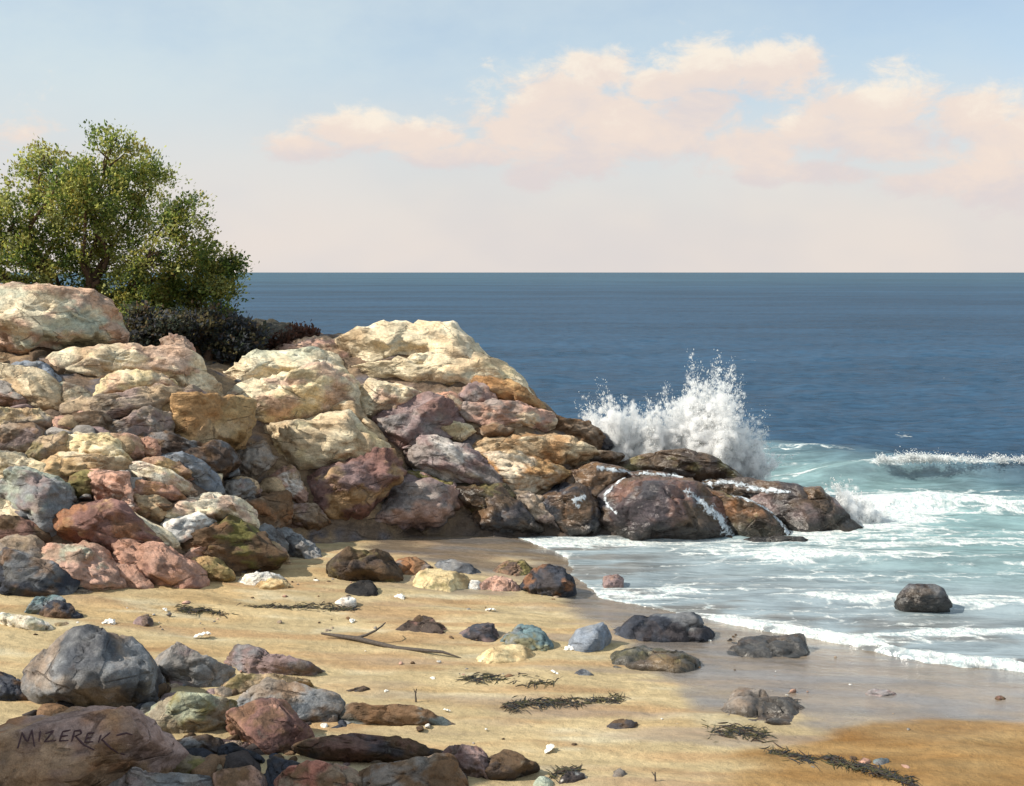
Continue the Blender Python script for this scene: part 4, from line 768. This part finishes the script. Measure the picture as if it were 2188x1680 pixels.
# ------------------------------------------------------------------ breaking wave: spray thrown up behind the ledge
m, nt = mat_new('spray_mist'); M_MIST = m
p = obco(nt); dn_ = sstep(nt, noise(nt, p, 5.5, 6, 0.68, 0.4), 0.38, 0.62, 0.02, 1.0)
nd(nt, 'ShaderNodeOutputMaterial', {1: nd(nt, 'ShaderNodeVolumePrincipled', {'Color': rgba((0.995, 0.997, 1.0)), 'Density': mth(nt, 'MULTIPLY', dn_, 20.0), 'Anisotropy': 0.1}).outputs[0]})
FOG = bpy.data.node_groups.new('spray_fog', 'GeometryNodeTree')
FOG.interface.new_socket('Geometry', in_out='INPUT', socket_type='NodeSocketGeometry'); FOG.interface.new_socket('Geometry', in_out='OUTPUT', socket_type='NodeSocketGeometry')
gi = FOG.nodes.new('NodeGroupInput'); go = FOG.nodes.new('NodeGroupOutput'); mp = FOG.nodes.new('GeometryNodeMeshToPoints'); pv = FOG.nodes.new('GeometryNodePointsToVolume'); sm = FOG.nodes.new('GeometryNodeSetMaterial')
na = FOG.nodes.new('GeometryNodeInputNamedAttribute'); na.data_type = 'FLOAT'; na.inputs['Name'].default_value = 'rad'
pv.resolution_mode = 'VOXEL_SIZE'; pv.inputs['Voxel Size'].default_value = 0.028; pv.inputs['Density'].default_value = 1.0; sm.inputs['Material'].default_value = M_MIST
FOG.links.new(gi.outputs[0], mp.inputs['Mesh']); FOG.links.new(mp.outputs[0], pv.inputs['Points']); FOG.links.new(na.outputs[0], pv.inputs['Radius'])
FOG.links.new(pv.outputs[0], sm.inputs['Geometry']); FOG.links.new(sm.outputs[0], go.inputs[0])
_oc = np.array([(1, 0, 0), (-1, 0, 0), (0, 1, 0), (0, -1, 0), (0, 0, 1), (0, 0, -1)], float)
_of = np.array([(0, 2, 4), (2, 1, 4), (1, 3, 4), (3, 0, 4), (2, 0, 5), (1, 2, 5), (3, 1, 5), (0, 3, 5)])
def splash(name, jets, dep, label, n, seed, fogn=2500, group=None):
    g = np.random.default_rng(seed); P = []; S = []; DR = []; TT = []
    wsum = sum(j[4] * (j[5] if len(j) > 5 else 1) for j in jets)
    for j in jets:
        bx, by, tx, ty, wd = j[:5]; wt = j[4] * (j[5] if len(j) > 5 else 1)
        d0 = dep + g.uniform(-.35, .35) * (fogn > 0); a = at(bx, by, d0); b = at(tx, ty, d0 + g.uniform(-.4, .4)); w = wd * dep / F; L = np.linalg.norm(b - a)
        m = int(n * wt / wsum); nf = 26
        fan = g.normal(size=(nf, 3)) * .45; fl = g.uniform(.55, 1.08, nf); k = g.integers(0, nf, m)   # each jet is a sheaf of thin streamers
        t = g.random(m) ** 1.35 * fl[k]; ax = (b - a)
        q = a + ax * t[:, None] + fan[k] * w * (.25 + .72 * t[:, None] ** 1.1) + g.normal(size=(m, 3)) * w * (.17 - .07 * t[:, None])
        q[:, 2] -= .05 * L * (t ** 2) * np.abs(fan[k][:, 0]) * 2
        P.append(q); TT.append(t); DR.append(np.tile(ax / L, (m, 1)) + fan[k] * .5 - np.array([0, 0, .5]) * (t[:, None] ** 2) * np.abs(fan[k][:, :1])); S.append((.0045 + .013 * g.random(m) ** 3) * (1.25 - .65 * t / 1.08))
    P = np.concatenate(P); S = np.concatenate(S)
    e = empty(name, tuple(at(jets[0][0], jets[0][1], dep))); tag(e, label, 'wave splash', group)
    DR = np.concatenate(DR); DR /= np.linalg.norm(DR, axis=1)[:, None]; A1_ = np.cross(DR, (0.2, 1.0, 0.1)); A1_ /= np.linalg.norm(A1_, axis=1)[:, None]; A2_ = np.cross(DR, A1_)
    st = 1.0 + (4.5 if fogn else 1.0) * g.random(len(P)) ** 4
    V = (P[:, None] + S[:, None, None] * (_oc[None, :, 0:1] * A1_[:, None] + _oc[None, :, 1:2] * A2_[:, None] + _oc[None, :, 2:3] * DR[:, None] * st[:, None, None])).reshape(-1, 3)
    Fq = (np.arange(len(P))[:, None, None] * 6 + _of[None]).reshape(-1, 3)
    o = mesh_np('droplets', V, Fq, M_FOAM, parent=e, loc=tuple(e.location)); o['kind'] = 'stuff'
    if not fogn: return e
    k = g.random(len(P)) < fogn / len(P); fp = P[k]
    me = bpy.data.meshes.new('mist'); me.from_pydata([tuple(p - np.array(e.location)) for p in fp], [], [])
    ra_ = me.attributes.new('rad', 'FLOAT', 'POINT'); ra_.data.foreach_set('value', np.clip(.028 + S[k] * 6.4, 0, .125) * np.clip(1.30 - .95 * np.concatenate(TT)[k], .16, 1).astype(np.float32))
    mo = bpy.data.objects.new('mist', me); COL.objects.link(mo); mo.parent = e; mo['kind'] = 'stuff'
    mo.modifiers.new('fog', 'NODES').node_group = FOG
    return e
    return e
splash('wave_splash', [(1310, 975, 1255, 862, 42), (1335, 985, 1300, 838, 44), (1360, 985, 1345, 850, 40), (1390, 990, 1388, 845, 38), (1420, 1000, 1430, 850, 52, 1.3), (1460, 1000, 1468, 822, 58, 1.4),
       (1480, 1005, 1502, 782, 50, 1.6), (1500, 1005, 1530, 776, 50, 1.6), (1510, 1010, 1572, 790, 50, 1.2), (1530, 1015, 1575, 850, 55, 1.3), (1560, 1020, 1600, 880, 48), (1580, 1022, 1632, 920, 42), (1600, 1030, 1655, 975, 34)],
       24.3, 'tall white burst of spray thrown up behind the dark ledge', 60000, 5, 13000)
splash('wave_splash', [(1815, 1110, 1785, 1030, 26), (1830, 1115, 1815, 1045, 28), (1845, 1118, 1850, 1065, 24), (1860, 1122, 1880, 1090, 20)], 22.6, 'small puff of spray at the outer tip of the dark ledge', 7000, 6, 1500)

_g = np.random.default_rng(12); _cx = np.arange(1880, 2720, 9.0)
splash('whitecap', [(x, 984 + _g.normal() * 1.5, x - 4 + _g.normal() * 5, 978 - 9 * math.exp(-((x - 1950) / 50) ** 2) * _g.uniform(.4, 1.2) - 3 * _g.random(), 15, (1.6 if abs(x - 1950) < 80 else .5) * _g.uniform(.3, 1.3)) for x in _cx],
       27.15, 'white crest breaking on the blue wave at the right edge', 17000, 9, 0)

# ------------------------------------------------------------------ things draped over rock: white runoff and the lettering
def world_bvh(objs):
    V, T, k = [], [], 0
    for o in objs:
        mw = np.array(o.location) + (np.array(o.parent.location) if o.parent else 0); n = len(o.data.vertices); co = np.empty(n * 3, np.float32); o.data.vertices.foreach_get('co', co)
        V.append(co.reshape(-1, 3) + mw); T += [tuple(i + k for i in p.vertices) for p in o.data.polygons]; k += n
    return BVHTree.FromPolygons([tuple(v) for v in np.concatenate(V)], T)
def drop_on(bvh, px, py):
    d = Vector(ray(px, py)).normalized(); h = bvh.ray_cast(Vector((0, 0, CAM_H)), d)
    return (np.array(h[0]), np.array(h[1])) if h[0] is not None else None
def ribbon(bvh, line, width, seed, dn=8):
    """a narrow sheet of white water lying on the rock along a line, frayed at its edges"""
    g = np.random.default_rng(seed); L = np.array(line, float); t = np.linspace(0, len(L) - 1, (len(L) - 1) * dn + 1)
    q = np.stack([np.interp(t, np.arange(len(L)), L[:, i]) for i in (0, 1)], 1); V = []; prev = None
    wv = np.interp(t, np.arange(len(L)), np.broadcast_to(np.array(width, float), (len(L),)))
    tan = np.gradient(q, axis=0); nrm = np.stack([-tan[:, 1], tan[:, 0]], 1); nrm /= np.linalg.norm(nrm, axis=1)[:, None]
    for i in range(len(q)):
        row = []
        for k in range(5):
            a = (k - 2) / 2 * wv[i] * g.uniform(.6, 1.4) * 1.5; p = q[i] + nrm[i] * a + g.normal(size=2) * 1.0
            h = drop_on(bvh, *p); h = h if h is not None else prev
            if h is None: h = (at(p[0], p[1], 22.5), np.array([0, -1., 0]))
            prev = h; row.append(h[0] + h[1] * (.008 + .010 * (1 - abs(k - 2) / 2) * g.uniform(.5, 1.3)))
        V += row
    return np.array(V), grid_faces(len(q), 5)
bv = world_bvh(LEDGE)
for lab, runs in (('white water spilling over the right shoulder of the dark ledge', [([(1462, 1045), (1490, 1068), (1520, 1092), (1540, 1110), (1555, 1135), (1562, 1165)], [5, 7, 10, 9, 10, 12])]),
                  ('thin white rivulet branching down the left of the dark ledge', [([(1335, 1020), (1310, 1040), (1292, 1060), (1300, 1082), (1318, 1098)], [3, 5, 6, 5, 4]), ([(1250, 1062), (1225, 1070), (1238, 1084)], [10, 9, 6])]),
                  ('sheet of foam draining along the top of the dark ledge', [([(1275, 1000), (1330, 1008), (1400, 1012), (1460, 1020)], [9, 7, 6, 5]), ([(1500, 1032), (1560, 1030), (1620, 1045), (1690, 1052)], [10, 9, 8, 5])]),
                  ('foam trickle edging the ochre lobe of the dark ledge', [([(1560, 1058), (1605, 1070), (1645, 1092), (1668, 1118), (1685, 1142)], [4, 4, 4, 5, 7])])):
    V, Fq, k = [], [], 0
    for j, (ln, wd) in enumerate(runs):
        v, f = ribbon(bv, ln, [w_ * (.95 if j == 0 and 'spilling' in lab else .6) for w_ in wd], 40 + j + len(lab)); V.append(v); Fq.append(f + k); k += len(v)
    V = np.concatenate(V); o = mesh_np('water_runoff', V, np.concatenate(Fq), M_RUN, loc=tuple(V.mean(0)), floats={'edge': np.tile([1, .35, 0, .35, 1], len(V) // 5)})
    tag(o, lab, 'runoff', 'white water running off the ledge')
bv = world_bvh([BR['f14']])
STR = ["105,1040 120,990 132,945", "132,945 152,985 165,1000", "165,1000 190,930 205,1030", "240,938 232,1000", "268,952 318,935 285,975 262,1000 335,992", "372,940 355,995 408,992", "372,940 420,930", "365,967 405,963",
       "442,935 430,985 425,1000", "442,935 478,932 485,950 440,968", "450,968 500,1020 560,1048", "520,950 505,1002 555,1000", "520,950 560,945", "512,978 545,974", "600,960 585,1002", "655,945 600,990", "605,985 660,1040 700,1065", "715,1068 742,1076", "690,962 750,948 785,958"]
tb = []
for st in STR:
    q = px_pts('G', st); t = np.linspace(0, len(q) - 1, (len(q) - 1) * 7 + 1); pts = []
    for a in t:
        h = drop_on(bv, np.interp(a, np.arange(len(q)), q[:, 0]), np.interp(a, np.arange(len(q)), q[:, 1]))
        if h: pts.append(h[0] + h[1] * .001)
    if len(pts) > 2: tb.append((np.array(pts), np.interp(np.linspace(0, 1, len(pts)), [0, .3, 1], [.006, .0085, .005])))
v, f = tubes(tb); mesh_np('painted_lettering', v, f, M_PAINT, parent=BR['f14'], loc=tuple(BR['f14'].location))

# ------------------------------------------------------------------ small things on the beach
def on_sand(px, py, lift=0.0):
    d, _ = hit(px, py, sand_z); p = at(px, py, d); p[2] = sand_z(np.array([p[0]]), np.array([p[1]]))[0] + lift; return p
def shell_mesh():
    v = [(0, 0, .012)]; n = 11
    for ring, (r, z) in enumerate([(.35, .34), (.72, .36), (1.0, .06)]):
        for i in range(n):
            a = math.pi * (-.08 + 1.16 * i / (n - 1)); rr = r * (1 + (.05 if i % 2 else -.05) * (ring + 1) * .7)
            v.append((rr * math.cos(a), rr * math.sin(a), z + (.06 if i % 2 else -.03) * (ring > 0)))
    f = [(0, 1 + i, 2 + i) for i in range(n - 1)]
    for k in range(2):
        for i in range(n - 1):
            a = 1 + k * n + i; f += [(a, a + n, a + n + 1), (a, a + n + 1, a + 1)]
    return np.array(v), np.array(f)
SV, SF = shell_mesh(); first = None
for i, (px, py, w, lab) in enumerate([(232, 1335, 24, 'white shell behind the big peaked boulder'), (355, 1305, 14, 'white shell near the dark weed line below the bank'), (432, 1363, 30, 'large white shell above the flat topped lavender boulder'),
    (852, 1280, 22, 'white shell just below the small black stone'), (755, 1330, 16, 'white shell at the right end of the long weed line'), (1048, 1307, 18, 'white shell on open sand above the purple black stone'),
    (922, 1455, 14, 'white shell in the middle of the open sand'), (826, 1480, 9, 'tiny white shell left of the dark upright twig'), (955, 1520, 14, 'white shell right of the teal tipped stone'), (1170, 1606, 28, 'white shell lowest on the open sand near the bottom'),
    (1218, 1392, 22, 'white shell at the left tip of the broad olive stone'), (1187, 1440, 18, 'white shell left of the small blue stone')]):
    p = on_sand(px, py); sc = w * p[1] / F * .62
    if first is None: first = o = mesh_np('shell', SV, SF, M_SHELL); o.data.polygons.foreach_set('use_smooth', [False] * len(SF))
    else: o = first.copy(); COL.objects.link(o)
    o.location = p; o.scale = (sc, sc, sc); o.rotation_euler = (R(28), 0, i * 1.9); tag(o, lab, 'shell', 'white shells on the sand')
def weed(line, width, lab, seed, dens=26, cols=((.035, .033, .022), (.06, .055, .02), (.045, .028, .02), (.02, .022, .026))):
    g = np.random.default_rng(seed); q = np.array(line, float); tt = np.arange(len(q)); n = int(dens * .72 * np.abs(np.diff(q[:, 0])).sum() / 30); tb = []; cc = []; base = on_sand(*q.mean(0))
    for i in range(n):
        t = (i + g.random()) / n * (len(q) - 1); ang_ = g.normal() * .8; c = on_sand(np.interp(t, tt, q[:, 0]) + g.normal() * width * .4, np.interp(t, tt, q[:, 1]) + g.normal() * width * .42 * (.5 + abs(math.sin(t * 4 + seed))))
        L = g.uniform(.06, .19); s_ = np.linspace(-.5, .5, 5); crv = g.normal() * 1.6
        P = np.stack([c[0] + s_ * L * math.cos(ang_) , c[1] + s_ * L * math.sin(ang_) + crv * s_ ** 2 * L, c[2] + .004 + .012 * g.random() * (1 - (2 * s_) ** 2) + 0 * s_], 1)
        tb.append((P, np.array([.0015, .0036, .0045, .0036, .0015]) * g.uniform(.6, 1.6))); cc.append(np.tile(np.array(cols[g.integers(len(cols))]), (35, 1)))
    v, f = tubes(tb); o = mesh_np('seaweed_strand', v, f, M_WEED, cols=np.concatenate(cc), loc=tuple(base)); tag(o, lab, 'seaweed', 'dried weed on the beach')
weed([(380, 1303), (480, 1306), (600, 1300), (760, 1303)], 9, 'long olive weed line below the foot of the bank', 1, 60)
weed([(985, 1452), (1060, 1453), (1185, 1460)], 9, 'thin dark weed line in mid beach under the flat yellow stone', 2, 34)
weed([(1080, 1512), (1140, 1504), (1230, 1503), (1330, 1496)], 9, 'olive brown weed streak leading to the low flat wet grey brown stone', 3, 55)
weed([(1500, 1573), (1560, 1565), (1636, 1572)], 16, 'dark tuft of weed on the pale sand near the orange patch', 4, 60)
weed([(1625, 1622), (1655, 1610), (1700, 1622), (1735, 1626)], 10, 'short black weed strand at the left edge of the orange patch', 5, 60)
weed([(1765, 1622), (1800, 1635), (1860, 1645), (1905, 1660), (1960, 1682)], 8, 'black weed strand trailing across the orange patch to the frame edge', 6, 60)
weed([(1180, 1655), (1215, 1650), (1240, 1652)], 10, 'dark weed tuft left of the grey green stone at the bottom edge', 8, 50)
g = np.random.default_rng(4)
q = np.array([on_sand(688, 1366, .05), on_sand(760, 1372, .05), on_sand(850, 1390, .04), on_sand(945, 1402, .02), on_sand(985, 1405, .0)])
v, f = tubes([(q + g.normal(size=q.shape) * .012, [.014, .032, .028, .018, .005]), (bend(q[1], q[1] + np.array([.35, .25, .12]), g, 6), np.linspace(.02, .005, 6))])
tag(mesh_np('driftwood', v, f, M_WOOD, loc=tuple(q[0])), 'dark slender driftwood branch lying on the sand in mid beach', 'driftwood')
for (px, py, h, lab) in [(888, 1500, .13, 'dark twig standing upright in the open sand'), (1397, 1676, .10, 'short dark twig standing at the bottom edge of the beach')]:
    p = on_sand(px, py); v, f = tubes([(bend(p - (0, 0, .03), p + np.array([.012, 0, h]), g, 7, .06), np.linspace(.012, .006, 7)), (bend(p + np.array([.008, 0, h * .7]), p + np.array([-.02, .01, h * 1.0]), g, 5), np.linspace(.006, .003, 5))])
    tag(mesh_np('twig', v, f, M_WOOD, loc=tuple(p)), lab, 'twig', 'twigs stuck in the sand')
